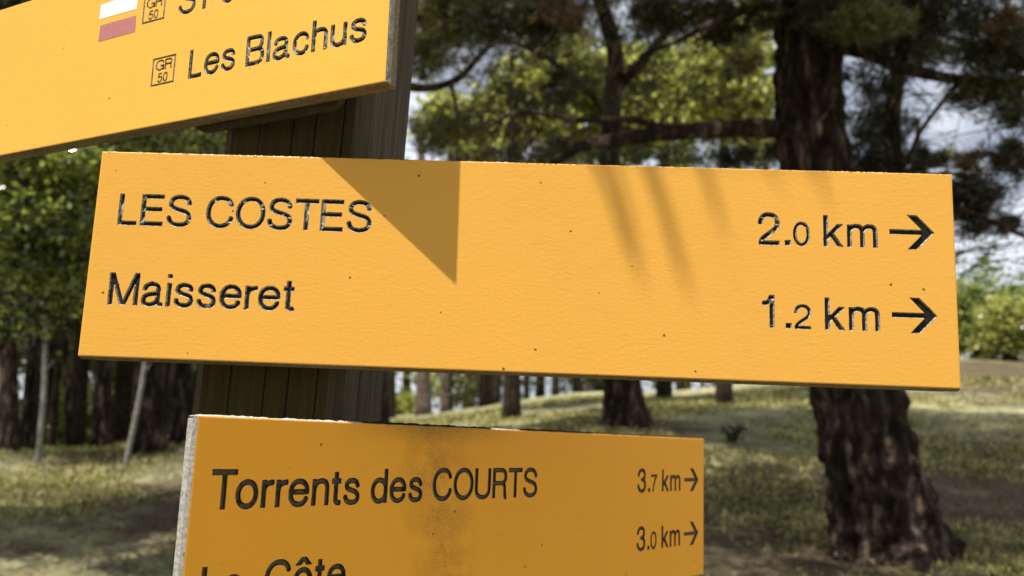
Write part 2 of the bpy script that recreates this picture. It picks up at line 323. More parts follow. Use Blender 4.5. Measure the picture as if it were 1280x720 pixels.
GL = {
 'L': (.62, [[(h, 0), (h, 1)], [(h, h), (.62, h)]]),
 'E': (.74, [[(h, 0), (h, 1)], [(h, Tt), (.73, Tt)], [(h, .53), (.69, .53)], [(h, h), (.74, h)]]),
 'S': (.80, [bz((.715, .69), ((.715, .85), (.59, .945), (.39, .945)), ((.22, .945), (.11, .86), (.11, .735)), ((.11, .61), (.22, .575), (.41, .53)), ((.60, .485), (.735, .44), (.735, .27)), ((.735, .13), (.60, .055), (.405, .055)), ((.20, .055), (.07, .15), (.07, .32)))]),
 'C': (.89, [bz((.81, .69), ((.78, .86), (.65, .945), (.465, .945)), ((.22, .945), (.0675, .77), (.0675, .5)), ((.0675, .23), (.22, .055), (.465, .055)), ((.66, .055), (.80, .17), (.825, .36)))]),
 'O': (.96, [ell(.48, .5, .4125, .445)]),
 'T': (.77, [[(0, Tt), (.77, Tt)], [(.385, 0), (.385, 1)]]),
 'R': (.78, [[(h, 0), (h, 1)], bz((h, Tt), (.45, Tt), ((.60, Tt), (.68, .86), (.68, .72)), ((.68, .58), (.60, .50), (.45, .50)), (h, .50)), bz((.40, .50), ((.58, .50), (.64, .45), (.645, .30)), ((.65, .15), (.65, .08), (.70, 0)))]),
 'U': (.80, [bz((h, 1), (h, .34), ((h, .15), (.2, .055), (.40, .055)), ((.60, .055), (.7325, .15), (.7325, .34)), (.7325, 1))]),
 'B': (.75, [[(h, 0), (h, 1)], bz((h, Tt), (.42, Tt), ((.57, Tt), (.63, .86), (.63, .735)), ((.63, .60), (.55, .53), (.42, .53)), (h, .53)), bz((.42, .53), ((.60, .53), (.68, .45), (.68, .30)), ((.68, .14), (.60, h), (.42, h)), (h, h))]),
 'J': (.58, [bz((.5125, 1), (.5125, .28), ((.5125, .13), (.43, .055), (.29, .055)), ((.14, .055), (h, .13), (h, .34)))]),
 'G': (.90, [bz((.81, .69), ((.78, .86), (.65, .945), (.465, .945)), ((.22, .945), (.0675, .77), (.0675, .5)), ((.0675, .23), (.22, .055), (.465, .055)), ((.66, .055), (.80, .17), (.825, .42))), [(.50, .45), (.89, .45)], [(.835, 0), (.835, .45)]]),
 'M': (.95, [[(h, 0), (h, 1)], [(.95-h, 0), (.95-h, 1)], ('clip', 0, 1, [(.045, 1.06), (.495, -.06)]), ('clip', 0, 1, [(.905, 1.06), (.455, -.06)])]),
 'a': (.68, [bz((.09, .49), ((.09, .62), (.18, .675), (.30, .675)), ((.44, .675), (.52, .62), (.52, .52)), (.52, .14), ((.52, .08), (.55, .055), (.65, .062))), bz((.52, .43), ((.50, .37), (.40, .385), (.24, .355)), ((.12, .33), (.0675, .28), (.0675, .19)), ((.0675, .10), (.14, .052), (.24, .052)), ((.38, .052), (.52, .13), (.52, .27)))]),
 'e': (.69, [bz((h, .39), (.625, .39), ((.625, .57), (.51, .675), (.345, .675)), ((.17, .675), (.0675, .55), (.0675, .365)), ((.0675, .17), (.17, .055), (.345, .055)), ((.48, .055), (.58, .12), (.605, .24)))]),
 's': (.61, [bz((.52, .50), ((.52, .62), (.43, .675), (.30, .675)), ((.17, .675), (.10, .62), (.10, .54)), ((.10, .46), (.17, .43), (.31, .395)), ((.46, .36), (.54, .31), (.54, .205)), ((.54, .10), (.45, .055), (.31, .055)), ((.16, .055), (.07, .12), (.07, .24)))]),
 'r': (.38, [[(h, 0), (h, X0)], bz((h, .42), ((h, .58), (.16, .66), (.38, .66)))]),
 't': (.35, [bz((.17, .92), (.17, .16), ((.17, .08), (.2, .06), (.35, .062))), [(0, .665), (.35, .665)]]),
 'n': (.60, [[(h, 0), (h, X0)], bz((h, .38), ((h, .58), (.17, .675), (.31, .675)), ((.46, .675), (.5325, .60), (.5325, .46)), (.5325, 0))]),
 'h': (.60, [[(h, 0), (h, 1)], bz((h, .38), ((h, .58), (.17, .675), (.31, .675)), ((.46, .675), (.5325, .60), (.5325, .46)), (.5325, 0))]),
 'u': (.60, [[(.5325, 0), (.5325, X0)], bz((h, X0), (h, .26), ((h, .12), (.15, .055), (.28, .055)), ((.44, .055), (.5325, .15), (.5325, .33)))]),
 'd': (.66, [[(.5925, 0), (.5925, 1)], ell(.335, .365, .2675, .31)]),
 'l': (.135, [[(h, 0), (h, 1)]]),
 'i': (.135, [[(h, 0), (h, X0)], [(h, .86), (h, 1)]]),
 'c': (.62, [bz((.55, .48), ((.53, .61), (.44, .675), (.325, .675)), ((.16, .675), (.0675, .55), (.0675, .365)), ((.0675, .17), (.16, .055), (.325, .055)), ((.45, .055), (.54, .12), (.555, .26)))]),
 'k': (.60, [[(h, 0), (h, 1)], ('clip', 0, X0, [(.02, .20), (.62, .83)]), ('clip', 0, X0, [(.20, .46), (.58, -.08)])]),
 'm': (.93, [[(h, 0), (h, X0)], bz((h, .42), ((h, .59), (.15, .675), (.285, .675)), ((.41, .675), (.465, .61), (.465, .48)), (.465, 0)), bz((.465, .42), ((.465, .59), (.56, .675), (.69, .675)), ((.82, .675), (.8625, .61), (.8625, .48)), (.8625, 0))]),
 'o': (.69, [OO]),
 'ô': (.69, [OO, ('clip', .80, 1.02, [(.08, .74), (.37, 1.03)]), ('clip', .80, 1.02, [(.61, .74), (.32, 1.03)])]),
 '0': (.66, [ell(.33, .5, .2625, .4425)]),
 '1': (.42, [[(.36, 0), (.36, 1)], bz((.05, .745), ((.22, .745), (.30, .80), (.33, .96)))]),
 '2': (.67, [bz((.0675, .64), ((.07, .83), (.17, .94), (.33, .94)), ((.50, .94), (.60, .83), (.60, .68)), ((.60, .54), (.50, .47), (.36, .37)), ((.20, .26), (.10, .19), (.085, .06))), [(.02, h), (.67, h)]]),
 '3': (.67, [bz((.075, .68), ((.09, .86), (.18, .94), (.33, .94)), ((.48, .94), (.57, .86), (.57, .74)), ((.57, .61), (.48, .53), (.27, .53))), bz((.30, .53), ((.52, .53), (.60, .44), (.60, .30)), ((.60, .14), (.49, .055), (.33, .055)), ((.16, .055), (.07, .15), (.065, .32)))]),
 '5': (.67, [[(.15, Tt), (.62, Tt)], [(.175, .98), (.11, .46)], bz((.11, .49), ((.18, .58), (.25, .61), (.34, .61)), ((.50, .61), (.60, .50), (.60, .34)), ((.60, .16), (.48, .055), (.32, .055)), ((.17, .055), (.08, .13), (.065, .27)))]),
 '7': (.66, [[(0, Tt), (.66, Tt)], bz((.60, .95), ((.40, .70), (.26, .40), (.22, 0)))]),
 '.': (.15, [[(.075, 0), (.075, .15)]]),
}
def sdf(strokes, PX, PY, hs):
    D = np.full(PX.shape, 9.0)
    for s in strokes:
        clip = None
        if s[0] == 'clip': clip = s[1:3]; s = s[3]
        d = np.full(PX.shape, 9.0); n = len(s)
        for k in range(n-1):
            (x0, y0), (x1, y1) = s[k], s[k+1]; dx, dy = x1-x0, y1-y0; l = math.hypot(dx, dy)
            if l < 1e-9: continue
            dx /= l; dy /= l
            al = (PX-x0)*dx+(PY-y0)*dy; pe = np.abs(-(PX-x0)*dy+(PY-y0)*dx)
            inside = np.where((al >= 0) & (al <= l), pe-hs, 9)
            e0 = np.hypot(PX-x0, PY-y0)-hs; e1 = np.hypot(PX-x1, PY-y1)-hs
            seg = inside
            if k > 0 or s[0] == s[-1]: seg = np.where(al < 0, e0, seg)
            else: seg = np.where(al < 0, np.maximum(pe-hs, -al), seg)
            if k < n-2 or s[0] == s[-1]: seg = np.where(al > l, e1, seg)
            else: seg = np.where(al > l, np.maximum(pe-hs, al-l), seg)
            # square ends also bound the inside
            if k == 0 and s[0] != s[-1]: seg = np.where((al >= 0) & (al <= l), np.maximum(seg, -al), seg)
            if k == n-2 and s[0] != s[-1]: seg = np.where((al >= 0) & (al <= l), np.maximum(seg, al-l), seg)
            d = np.minimum(d, seg)
        if clip: d = np.maximum(d, np.maximum(clip[0]-PY, PY-clip[1]))
        D = np.minimum(D, d)
    return D
def poly_sdf(poly, PX, PY):
    d = np.full(PX.shape, 9e9); ins = np.zeros(PX.shape, bool); n = len(poly)
    for k in range(n):
        (x0, y0), (x1, y1) = poly[k], poly[(k+1) % n]
        dx, dy = x1-x0, y1-y0; t = np.clip(((PX-x0)*dx+(PY-y0)*dy)/(dx*dx+dy*dy), 0, 1)
        d = np.minimum(d, np.hypot(PX-x0-t*dx, PY-y0-t*dy))
        if y0 != y1:
            c = ((y0 > PY) != (y1 > PY)) & (PX < (x1-x0)*(PY-y0)/(y1-y0)+x0); ins ^= c
    return np.where(ins, -d, d)
def contours(D, gx, gy, lev, tol):
    """marching squares -> simplified closed loops"""
    A = D-lev; A = np.where(np.abs(A) < 1e-7, 1e-7, A); s = A < 0
    q = s[:-1, :-1]*1+s[1:, :-1]*2+s[1:, 1:]*4+s[:-1, 1:]*8      # index [ix,iy]
    cells = np.argwhere((q > 0) & (q < 15)); nxt = {}; P = {}
    def ev(key):
        if key in P: return
        a, i, j = key
        if a == 0: t = A[i, j]/(A[i, j]-A[i+1, j]); P[key] = (gx[i]+t*(gx[i+1]-gx[i]), gy[j])
        else: t = A[i, j]/(A[i, j]-A[i, j+1]); P[key] = (gx[i], gy[j]+t*(gy[j+1]-gy[j]))
    T = {1: 'LB', 2: 'BR', 3: 'LR', 4: 'RT', 6: 'BT', 7: 'LT', 8: 'TL', 9: 'TB', 11: 'TR', 12: 'RL', 13: 'RB', 14: 'BL', 5: 'LBRT', 10: 'BRTL'}
    for i, j in cells:
        i = int(i); j = int(j); w = T[int(q[i, j])]
        K = {'B': (0, i, j), 'T': (0, i, j+1), 'L': (1, i, j), 'R': (1, i+1, j)}
        for a in range(0, len(w), 2):
            k0, k1 = K[w[a]], K[w[a+1]]; ev(k0); ev(k1); nxt.setdefault(k0, []).append(k1)
    loops = []
    while nxt:
        k0 = next(iter(nxt)); k = k0; lp = []
        while k in nxt:
            lp.append(P[k]); l = nxt[k]; k2 = l.pop()
            if not l: del nxt[k]
            k = k2
            if k == k0: break
        if len(lp) > 7: loops.append(lp)
    def dp(p):
        if len(p) < 3: return p
        a = np.array(p); v = a[-1]-a[0]; l = np.hypot(*v)+1e-12
        d = np.abs((a[:, 0]-a[0, 0])*v[1]-(a[:, 1]-a[0, 1])*v[0])/l if l > 1e-9 else np.hypot(*(a-a[0]).T)
        k = int(d.argmax())
        if d[k] < tol: return [p[0], p[-1]]
        return dp(p[:k+1])[:-1]+dp(p[k:])
    res = []
    for lp in loops:
        k = len(lp)//2; a = dp(lp[:k+1]); b = dp(lp[k:]+[lp[0]])
        r = a[:-1]+b[:-1]
        if len(r) >= 3: res.append(r)
    return res
def in_loops(x, y, loops):
    c = False
    for lp in loops:
        n = len(lp)
        for k in range(n):
            x0, y0 = lp[k]; x1, y1 = lp[(k+1) % n]
            if (y0 > y) != (y1 > y) and x < (x1-x0)*(y-y0)/(y1-y0)+x0: c = not c
    return c
def cdt(loops, outer=None):
    pts = []; edges = []
    for lp in ([outer] if outer else [])+loops:
        b = len(pts); n = len(lp); pts += [Vector(p) for p in lp]; edges += [(b+k, b+(k+1) % n) for k in range(n)]
    r = delaunay_2d_cdt(pts, edges, [], 0 if outer is None else 1, 1e-7)
    return r[0], r[2]
def groove(name, strokes, u, v, sx, sy, hs, chips, depth, parent, mats, poly=None):
    """engraved mark: returns outer loops in board metres and links the groove mesh"""
    if poly is None:
        w = max(p[0] for s in strokes for p in (s[3] if s[0] == 'clip' else s))+.12
        gx = np.arange(-.10, w, .0125); gy = np.arange(-.10, 1.12, .0125)
        if sx < .006: gx = np.arange(-.6, 1.6, .06); gy = np.arange(-.6, 1.6, .06)
        PX, PY = np.meshgrid(gx, gy, indexing='ij')
        # work in metres so the groove keeps one width
        MX, MY = PX*sx, PY*sy
        st = []
        for s in strokes:
            if s[0] == 'clip': st.append(('clip', s[1]*sy, s[2]*sy, [(p[0]*sx, p[1]*sy) for p in s[3]]))
            else: st.append([(p[0]*sx, p[1]*sy) for p in s])
        D = sdf(st, MX, MY, hs)
        gx = gx*sx; gy = gy*sy
    else:
        xs = [p[0] for p in poly]; ys = [p[1] for p in poly]
        gx = np.arange(min(xs)-.001, max(xs)+.001, .00022); gy = np.arange(min(ys)-.001, max(ys)+.001, .00022)
        MX, MY = np.meshgrid(gx, gy, indexing='ij'); D = poly_sdf(poly, MX, MY)
    if chips > 0:
        f = np.zeros(D.shape); sd = rs.rand(6)*6.28
        for k in range(9):
            th = rs.rand()*6.28; fr = 2*math.pi/(.0011+.0045*rs.rand()); f += np.sin((MX*math.cos(th)+MY*math.sin(th))*fr+rs.rand()*6.28)
        mask = .5+.5*np.sin(MY*2*math.pi/.024+rs.rand()*6.28+MX*160)
        D = D - np.clip(f-3.0, 0, 2.4)*.00013*chips*mask*(D < .0006) - f*.000010*chips
    outer = contours(D, gx, gy, 0, .00005); inner = contours(D, gx, gy, -min(.00072, hs*.50), .00006)
    vs, fs = cdt(outer+inner)
    inn = []
    V = []; F = []; FM = []
    flat = [p for lp in inner for p in lp]; key = {(round(p[0], 6), round(p[1], 6)) for p in flat}
    zz = [-depth if (round(p.x, 6), round(p.y, 6)) in key else 0 for p in vs]
    V = [(p.x+u, p.y+v, z-.0002) for p, z in zip(vs, zz)]
    for f in fs:
        cx = sum(vs[i].x for i in f)/len(f); cy = sum(vs[i].y for i in f)/len(f)
        if not in_loops(cx, cy, outer): continue
        F.append(tuple(f)); FM.append(0 if all(zz[i] < 0 for i in f) else 1)
    me = pydata(name, V, F)
    for mt in mats: me.materials.append(mt)
    me.polygons.foreach_set('material_index', FM)
    o = link(name, me, (), parent)
    return [[(p[0]+u, p[1]+v) for p in lp] for lp in outer]
def text_line(txt, u0, u1, v, cap, chips, depth, parent, mats, gap=.115, space=.34, hs=None, clip_top=None):
    """letters between board positions u0 and u1"""
    hs = hs or cap*HW
    adv = []; x = 0
    tight = {('T', 'o'): -.10, ('r', 'e'): -.04, ('r', 'r'): .0, ('L', 'a'): -.02, ('r', 't'): -.03, ('T', 'S'): -.02, ('R', 'T'): -.03}
    for k, ch in enumerate(txt):
        if ch == ' ': x += space; continue
        adv.append((ch, x)); x += GL[ch][0]
        nx = txt[k+1] if k+1 < len(txt) else ' '
        if nx != ' ': x += gap+tight.get((ch, nx), 0)+(-.03 if ch in 'OCGTr' or nx in 'OCTt' else 0)
    sx = (u1-u0)/x
    res = []
    for ch, xx in adv:
        res += groove('letter', GL[ch][1], u0+xx*sx, v, sx, cap, hs, chips, depth, parent, mats)
    return res

# ------------------------------------------------------------------ boards
def boxpart(name, x0, x1, y0, y1, z0, z1, mats, parent, bev=0.0, seg=1):
    """box in board space with its long edges bevelled and slightly uneven"""
    import bmesh
    bm = bmesh.new(); bmesh.ops.create_cube(bm, size=1)
    for v in bm.verts: v.co = Vector(((x0+x1)/2+v.co.x*(x1-x0), (y0+y1)/2+v.co.y*(y1-y0), (z0+z1)/2+v.co.z*(z1-z0)))
    if bev: bmesh.ops.bevel(bm, geom=list(bm.edges), offset=bev, segments=seg, affect='EDGES')
    me = bpy.data.meshes.new(name); bm.to_mesh(me); bm.free()
    return link(name, me, mats, parent)
ARROW = [(0, -.0019), (0, .0019), (.0215, .0019), (.0118, .0122), (.0186, .0122), (.0303, 0), (.0186, -.0122), (.0118, -.0122), (.0215, -.0019)]
def board(name, pos, yaw, tilt, W, H, label, panel, total, face_mat, edge_mat, back_mat, marks, corner, bev=0.0, name_end=False):
    o = bpy.data.objects.new(name, None); C.objects.link(o); o.empty_display_size = .05
    Dv = Vector((math.cos(yaw)*math.cos(tilt), math.sin(yaw)*math.cos(tilt), math.sin(tilt)))
    Vv = Vector((-math.cos(yaw)*math.sin(tilt), -math.sin(yaw)*math.sin(tilt), math.cos(tilt)))
    Nv = Dv.cross(Vv)                     # towards the viewer
    mt = Matrix((Dv, Vv, Nv)).transposed().to_4x4(); mt.translation = Vector(pos)+Vector((0, 0, EYE))
    o.matrix_world = mt; o['label'] = label; o['category'] = 'trail sign'; o['group'] = 'yellow trail signs on the post'
    bpy.context.view_layer.update()
    x0, x1, y0, y1 = corner
    loops = marks(o)
    e = .0008
    rect = [(x0+e, y0+e), (x1-e, y0+e), (x1-e, y1-e), (x0+e, y1-e)]
    vs, fs = cdt(loops, rect)
    F = []
    for f in fs:
        cx = sum(vs[i].x for i in f)/len(f); cy = sum(vs[i].y for i in f)/len(f)
        if not in_loops(cx, cy, loops): F.append(tuple(f))
    Vx = [(p.x, p.y, 0) for p in vs]; n = len(Vx)
    # turned-down rim so the skin has thickness
    Vx += [(x0, y0, -.0003), (x1, y0, -.0003), (x1, y1, -.0003), (x0, y1, -.0003)]
    me = bpy.data.meshes.new('face'); 
    idx = {(round(p.x, 6), round(p.y, 6)): i for i, p in enumerate(vs)}
    cr = [idx[(round(a, 6), round(b, 6))] for a, b in rect]
    for k in range(4): F.append((cr[k], n+k, n+(k+1) % 4, cr[(k+1) % 4]))
    me.from_pydata(Vx, [], F); me.update()
    link('face', me, [face_mat], o)
    # laminate core: thin box whose front is kept just under the grooves
    boxpart('core', x0, x1, y0-bev, y1, -panel, -.0041, [edge_mat], o)
    # rim ring between core front and skin
    r2 = [(x0, y0), (x1, y0), (x1, y1), (x0, y1)]
    r3 = [(x0, y0-bev), (x1, y0-bev), (x1, y1), (x0, y1)]
    V = [(a, b, -.0004) for a, b in r2]+[(a, b, -.0042) for a, b in r3]
    link('core_rim', pydata('core_rim', V, [(k, 4+k, 4+(k+1) % 4, (k+1) % 4) for k in range(4)]), [edge_mat], o)
    if name_end: boxpart('end_edge', x1-.0002, x1+.0006, y0, y1, -panel, -.0008, [CORE_GREY], o)
    boxpart('backing_board', x0+.0008, x1-.0008, y0+.0007-bev, y1-.0007, -total, -panel-.0003, [back_mat], o, .0012)
    return o
def crumb_strip(parent, y, spans, mat, zf, zb, hmax=.0022, seed=3, name='sunlit_edge_crumbs'):
    """uneven crumbs along an upper edge, toned pale for sun or dark for shade"""
    r = random.Random(seed); V = []; F = []
    for (a, b) in spans:
        n = max(3, int((b-a)/.0010)); base = len(V)
        for k in range(n+1):
            x = a+(b-a)*k/n; e = min(1, min(k, n-k)/3)
            hh = (.0004+hmax*(.25+.75*r.random()**1.6))*e
            for z, q in ((zf+r.uniform(-.0003, .0004), 0), (zf-.001, .75), ((zf+zb)/2, 1), (zb+.001, .75), (zb, 0)):
                V.append((x, y-.0003+hh*q*r.uniform(.6, 1.1), z))
        for k in range(n):
            for q in range(4): F.append((base+5*k+q, base+5*k+q+1, base+5*k+q+6, base+5*k+q+5))
    return link(name, pydata(name, V, F), [mat], parent)

PM = (-.2991, .6131, .0419); PL = (-.1837, .5319, .0034); PT = (-.0896, .5590, .2283)
CAP = .0229
def marks_M(o):
    mt = (GFLOOR, GWALL); d = .0012; r = []
    r += text_line('LES', .0172, .0697, .0938, CAP, .8, d, o, mt)
    r += text_line('COSTES', .0806, .1985, .0938, CAP, .8, d, o, mt)
    r += text_line('Maisseret', .0166, .1480, .0364, CAP+.0003, 2.6, d, o, mt)
    for v, big, small in ((.0937, '2', '0'), (.0362, '1', '2')):
        if big == '2': r += text_line('2', .4672, .4820, v, CAP, 1.2, d, o, mt)
        else: r += text_line('1', .4692, .4775, v, CAP, 1.4, d, o, mt)
        r += groove('letter', [[(.5, 0), (.5, 1)]], .4853, v, .0042, .0040, .0021, .3, d, o, mt)
        r += text_line(small, .4910, .5026, v, CAP*.74, .8, d, o, mt, hs=.00125)
        r += text_line('km', .5118, .5482, v, CAP*.975, 1.3, d, o, mt, gap=.13)
        r += groove('arrow', None, .5563, v+.0120, 1, 1, .0012, .6, d, o, mt, poly=ARROW)
    return r
def marks_L(o):
    mt = (GFLOOR_D, GWALL_D); d = .0012; r = []
    r += text_line('Torrents', .0125, .1265, -.0552, .0238, 1, d, o, mt)
    r += text_line('des', .1367, .1860, -.0552, .0238, .5, d, o, mt)
    r += text_line('COURTS', .1966, .3205, -.0552, .0240, .5, d, o, mt)
    r += text_line('La', .0120, .0404, -.1112, .0234, .5, d, o, mt)
    r += text_line('Côte', .0552, .1187, -.1112, .0234, .5, d, o, mt)
    for v, big, small in ((-.0553, '3', '7'), (-.1113, '3', '0')):
        r += text_line(big, .4772, .4925, v, .0230, .4, d, o, mt)
        r += groove('letter', [[(.5, 0), (.5, 1)]], .4965, v, .0040, .0040, .0020, .2, d, o, mt)
        r += text_line(small, .5020, .5135, v, .0172, .3, d, o, mt, hs=.00125)
        r += text_line('km', .5230, .5595, v, .0222, .4, d, o, mt, gap=.13)
        r += groove('arrow', None, .5675, v+.0112, 1, 1, .0012, .6, d, o, mt, poly=ARROW)
    return r
def marks_T(o):
    mt = (GFLOOR, GWALL); d = .0012; r = []
    r += text_line('Les', -.1860, -.1386, .0330, .0236, 1.2, d, o, mt)
    r += text_line('Blachus', -.1275, -.0178, .0325, .0238, 1.2, d, o, mt)
    r += text_line('ST', -.2038, -.1672, .0888, .0236, 1, d, o, mt, gap=.08)
    r += text_line('JE', -.1573, -.1270, .0888, .0236, 1, d, o, mt)
    for u, v in ((-.2270, .0332), (-.2447, .0895)):
        W_, H_ = .0256, .0236; t = .0016
        b = bpy.data.objects.new('route_badge', None); C.objects.link(b); b.parent = o; b.empty_display_size = .01
        frame_mt = mt
        for q in ([(0, 0), (W_, 0), (W_, t), (0, t)], [(0, H_-t), (W_, H_-t), (W_, H_), (0, H_)]):
            pass
        # square frame cut as one ring
        gx = np.arange(-.001, W_+.001, .00022); gy = np.arange(-.001, H_+.001, .00022)
        ring_o = [(0, 0), (W_, 0), (W_, H_), (0, H_)]; ring_i = [(t, t), (W_-t, t), (W_-t, H_-t), (t, H_-t)]
        r += ring_groove(b, ring_o, ring_i, u, v, d*.7, mt)
        r += text_line('GR', u+.0037, u+.0222, v+.0123, .0088, .3, d*.7, b, mt, hs=.00078, gap=.09)
        r += text_line('50', u+.0072, u+.0181, v+.0022, .0078, .2, d*.7, b, mt, hs=.00072, gap=.10)
    return r
def ring_groove(parent, ro, ri, u, v, depth, mats):
    w = (ri[0][0]-ro[0][0]); s = .35*w
    o2 = [(ro[0][0]+s, ro[0][1]+s), (ro[1][0]-s, ro[1][1]+s), (ro[2][0]-s, ro[2][1]-s), (ro[3][0]+s, ro[3][1]-s)]
    i2 = [(ri[0][0]-s, ri[0][1]-s), (ri[1][0]+s, ri[1][1]-s), (ri[2][0]+s, ri[2][1]+s), (ri[3][0]-s, ri[3][1]+s)]
    V = [(a+u, b+v, z) for lp, z in ((ro, -.0002), (o2, -depth), (i2, -depth), (ri, -.0002)) for a, b in lp]
    F = []; FM = []
    for k in range(4):
        for q in range(3):
            F.append((q*4+k, q*4+(k+1) % 4, (q+1)*4+(k+1) % 4, (q+1)*4+k)); FM.append(0 if q == 1 else 1)
    me = pydata('badge_frame', V, F)
    for mt in mats: me.materials.append(mt)
    me.polygons.foreach_set('material_index', FM); link('badge_frame', me, (), parent)
    return [[(a+u, b+v) for a, b in ro], [(a+u, b+v) for a, b in ri]]

HM = .1475
BM = board('trail_sign', PM, -.0431, -.0036, .6, HM, 'yellow sign across the middle engraved LES COSTES and Maisseret with km arrows',
           .007, .024, M_FACE, CORE, BACKW, marks_M, (0, .6, 0, HM), .0016)
BL = board('trail_sign', PL, .8504, -.0031, .6098, .144, 'shaded orange-yellow sign lowest on the post engraved Torrents des COURTS',
           .006, .0145, L_FACE, CORE_GREY, BACK_GREY, marks_L, (0, .6098, -.144, 0))
BT = board('trail_sign', PT, -.4799, .0102, .6, .1425, 'bright yellow sign uppermost on the post engraved Les Blachus with white and red stripes',
           (.0055), .0145, T_FACE, CORE, BACKW, marks_T, (-.6, 0, 0, .1425), .0012, True)
# painted route stripes on the upper board: two thin rhombus plates
def stripe(name, pts, col, lab):
    g = N(name+'_paint'); c = g.coord(); n1 = g.noise(c, 260, 5, .7)
    mt = g.bsdf(g.mix(g.math('MULTIPLY', g.ramp(n1, [(.45, 0.0), (.8, 1.0)]), .35), col, tuple(min(1, x*1.25+.04) for x in col)), .5, .4, n1, .2, .0005)
    V = [(a, b, .0002) for a, b in pts]+[(a, b, -.0001) for a, b in pts]
    o = link(name, pydata(name, V, [(0, 1, 2, 3)]+[(k, 4+k, 4+(k+1) % 4, (k+1) % 4) for k in range(4)]), [mt], BT); o['label'] = lab
stripe('route_stripe', [(-.2975, .1047), (-.2525, .1047), (-.2525, .1205), (-.2975, .1175)], (.88, .87, .86), 'white painted route stripe')
stripe('route_stripe', [(-.2958, .0844), (-.2518, .0846), (-.2524, .0990), (-.2953, .0988)], (.48, .18, .175), 'faded red painted route stripe')
for q, sp_ in enumerate([(.001, .16), (.262, .30), (.36, .45), (.47, .599)]): crumb_strip(BM, HM, [sp_], SUN_EDGE, -.0002, -.0065, .0010, 3+q*11)
for q, sp_ in enumerate([(.16, .262), (.30, .36)]): crumb_strip(BM, HM, [sp_], SHADE_EDGE, -.0002, -.0065, .0013, 4+q*13, 'shade_line')  # dark stretches paint shade into the top edge
crumb_strip(BL, 0, [(.0005, .128)], SUN_EDGE, -.0003, -.0140, .0013, 5)  # pale stretch painted where sun reaches the top
for q, sp_ in enumerate([(.128, .262), (.300, .609)]): crumb_strip(BL, 0, [sp_], SHADE_EDGE, -.0003, -.0140, .0020, 6+q*13, 'shade_line')  # shaded stretches of the top painted dark
crumb_strip(BL, 0, [(.262, .300)], SUN_EDGE, -.0003, -.0140, .0013, 7)

# ------------------------------------------------------------------ post
def make_post():
    yaw = math.radians(-8.6); s = .1165
    # front right corner stands at this spot
    cx, cy = -.1215, .6420
    D = Vector((math.cos(yaw), math.sin(yaw), 0)); B = Vector((-math.sin(yaw), math.cos(yaw), 0))
    o = bpy.data.objects.new('wooden_post', None); C.objects.link(o)
    base = Vector((cx, cy, 0))-D*s/2+B*s/2
    g0 = gz(base.x, base.y)
    lean = .031; piv = EYE+.03-(g0-.05)
    o.location = (base.x-math.sin(lean)*piv, base.y, g0-.05); o.rotation_euler = Matrix.Rotation(lean, 3, 'Y').__matmul__(Matrix.Rotation(yaw, 3, 'Z')).to_euler()
    o['label'] = 'square weathered timber post with long drying cracks carrying the three yellow signs'; o['category'] = 'signpost'
    ch = .0095; hs = s/2
    def rib(t):                                   # perimeter: list of (x,y,crack weight id)
        pts = []
        cr = {0: [(.50-.5, 0), ], }
        return pts
    cracks = {0: [.27, .50, .655, .845], 1: [.13, .38, .62], 2: [.3, .6], 3: [.4, .7]}
    per = []
    cs = [(-hs, -hs), (hs, -hs), (hs, hs), (-hs, hs)]
    for side in range(4):
        a = Vector(cs[side]); b = Vector(cs[(side+1) % 4]); t = (b-a).normalized(); nrm = Vector((t.y, -t.x))
        us = [ch/s]
        for c in sorted(cracks[side]): us += [c+q_*.004 for q_ in range(-5, 6)]
        us += list(np.linspace(.03, .97, 16)); us += [1-ch/s]
        us = sorted(set(round(u, 4) for u in us if ch/s <= u <= 1-ch/s))
        for u in us: per.append((a+(b-a)*u, nrm, side, u))
    ztop = EYE+.47-(g0-.05); nz_ = 90
    V = []; F = []; n = len(per)
    for r in range(nz_+1):
        z = ztop*r/nz_
        for p, nr, side, u in per:
            d = .0007*noise.noise(Vector((p.x*60, p.y*60, z*3)))
            for k, c in enumerate(cracks[side]):
                cc = c+.020*noise.noise(Vector((k*7+side*3, 0, z*2.2)))+.004*noise.noise(Vector((k*3, 1, z*30)))
                st = max(0, .5+1.2*noise.noise(Vector((k*5.1+side, 3, z*3)))+.25)
                dd = abs(u-c)
                if dd < .003: d -= .006*min(1, st)
                elif dd < .006: d -= .0012*min(1, st)
            sh = .0015*noise.noise(Vector((side*9, z*3.1, 2)))
            q = p+nr*d
            V.append((q.x+sh, q.y, z))
    for r in range(nz_):
        for k in range(n): F.append((r*n+k, r*n+(k+1) % n, (r+1)*n+(k+1) % n, (r+1)*n+k))
    b = len(V); V.append((0, 0, ztop+.018)); F += [(nz_*n+k, nz_*n+(k+1) % n, b) for k in range(n)]
    link('timber', pydata('timber', V, F), [POSTM], o)
    return o
POST = make_post()
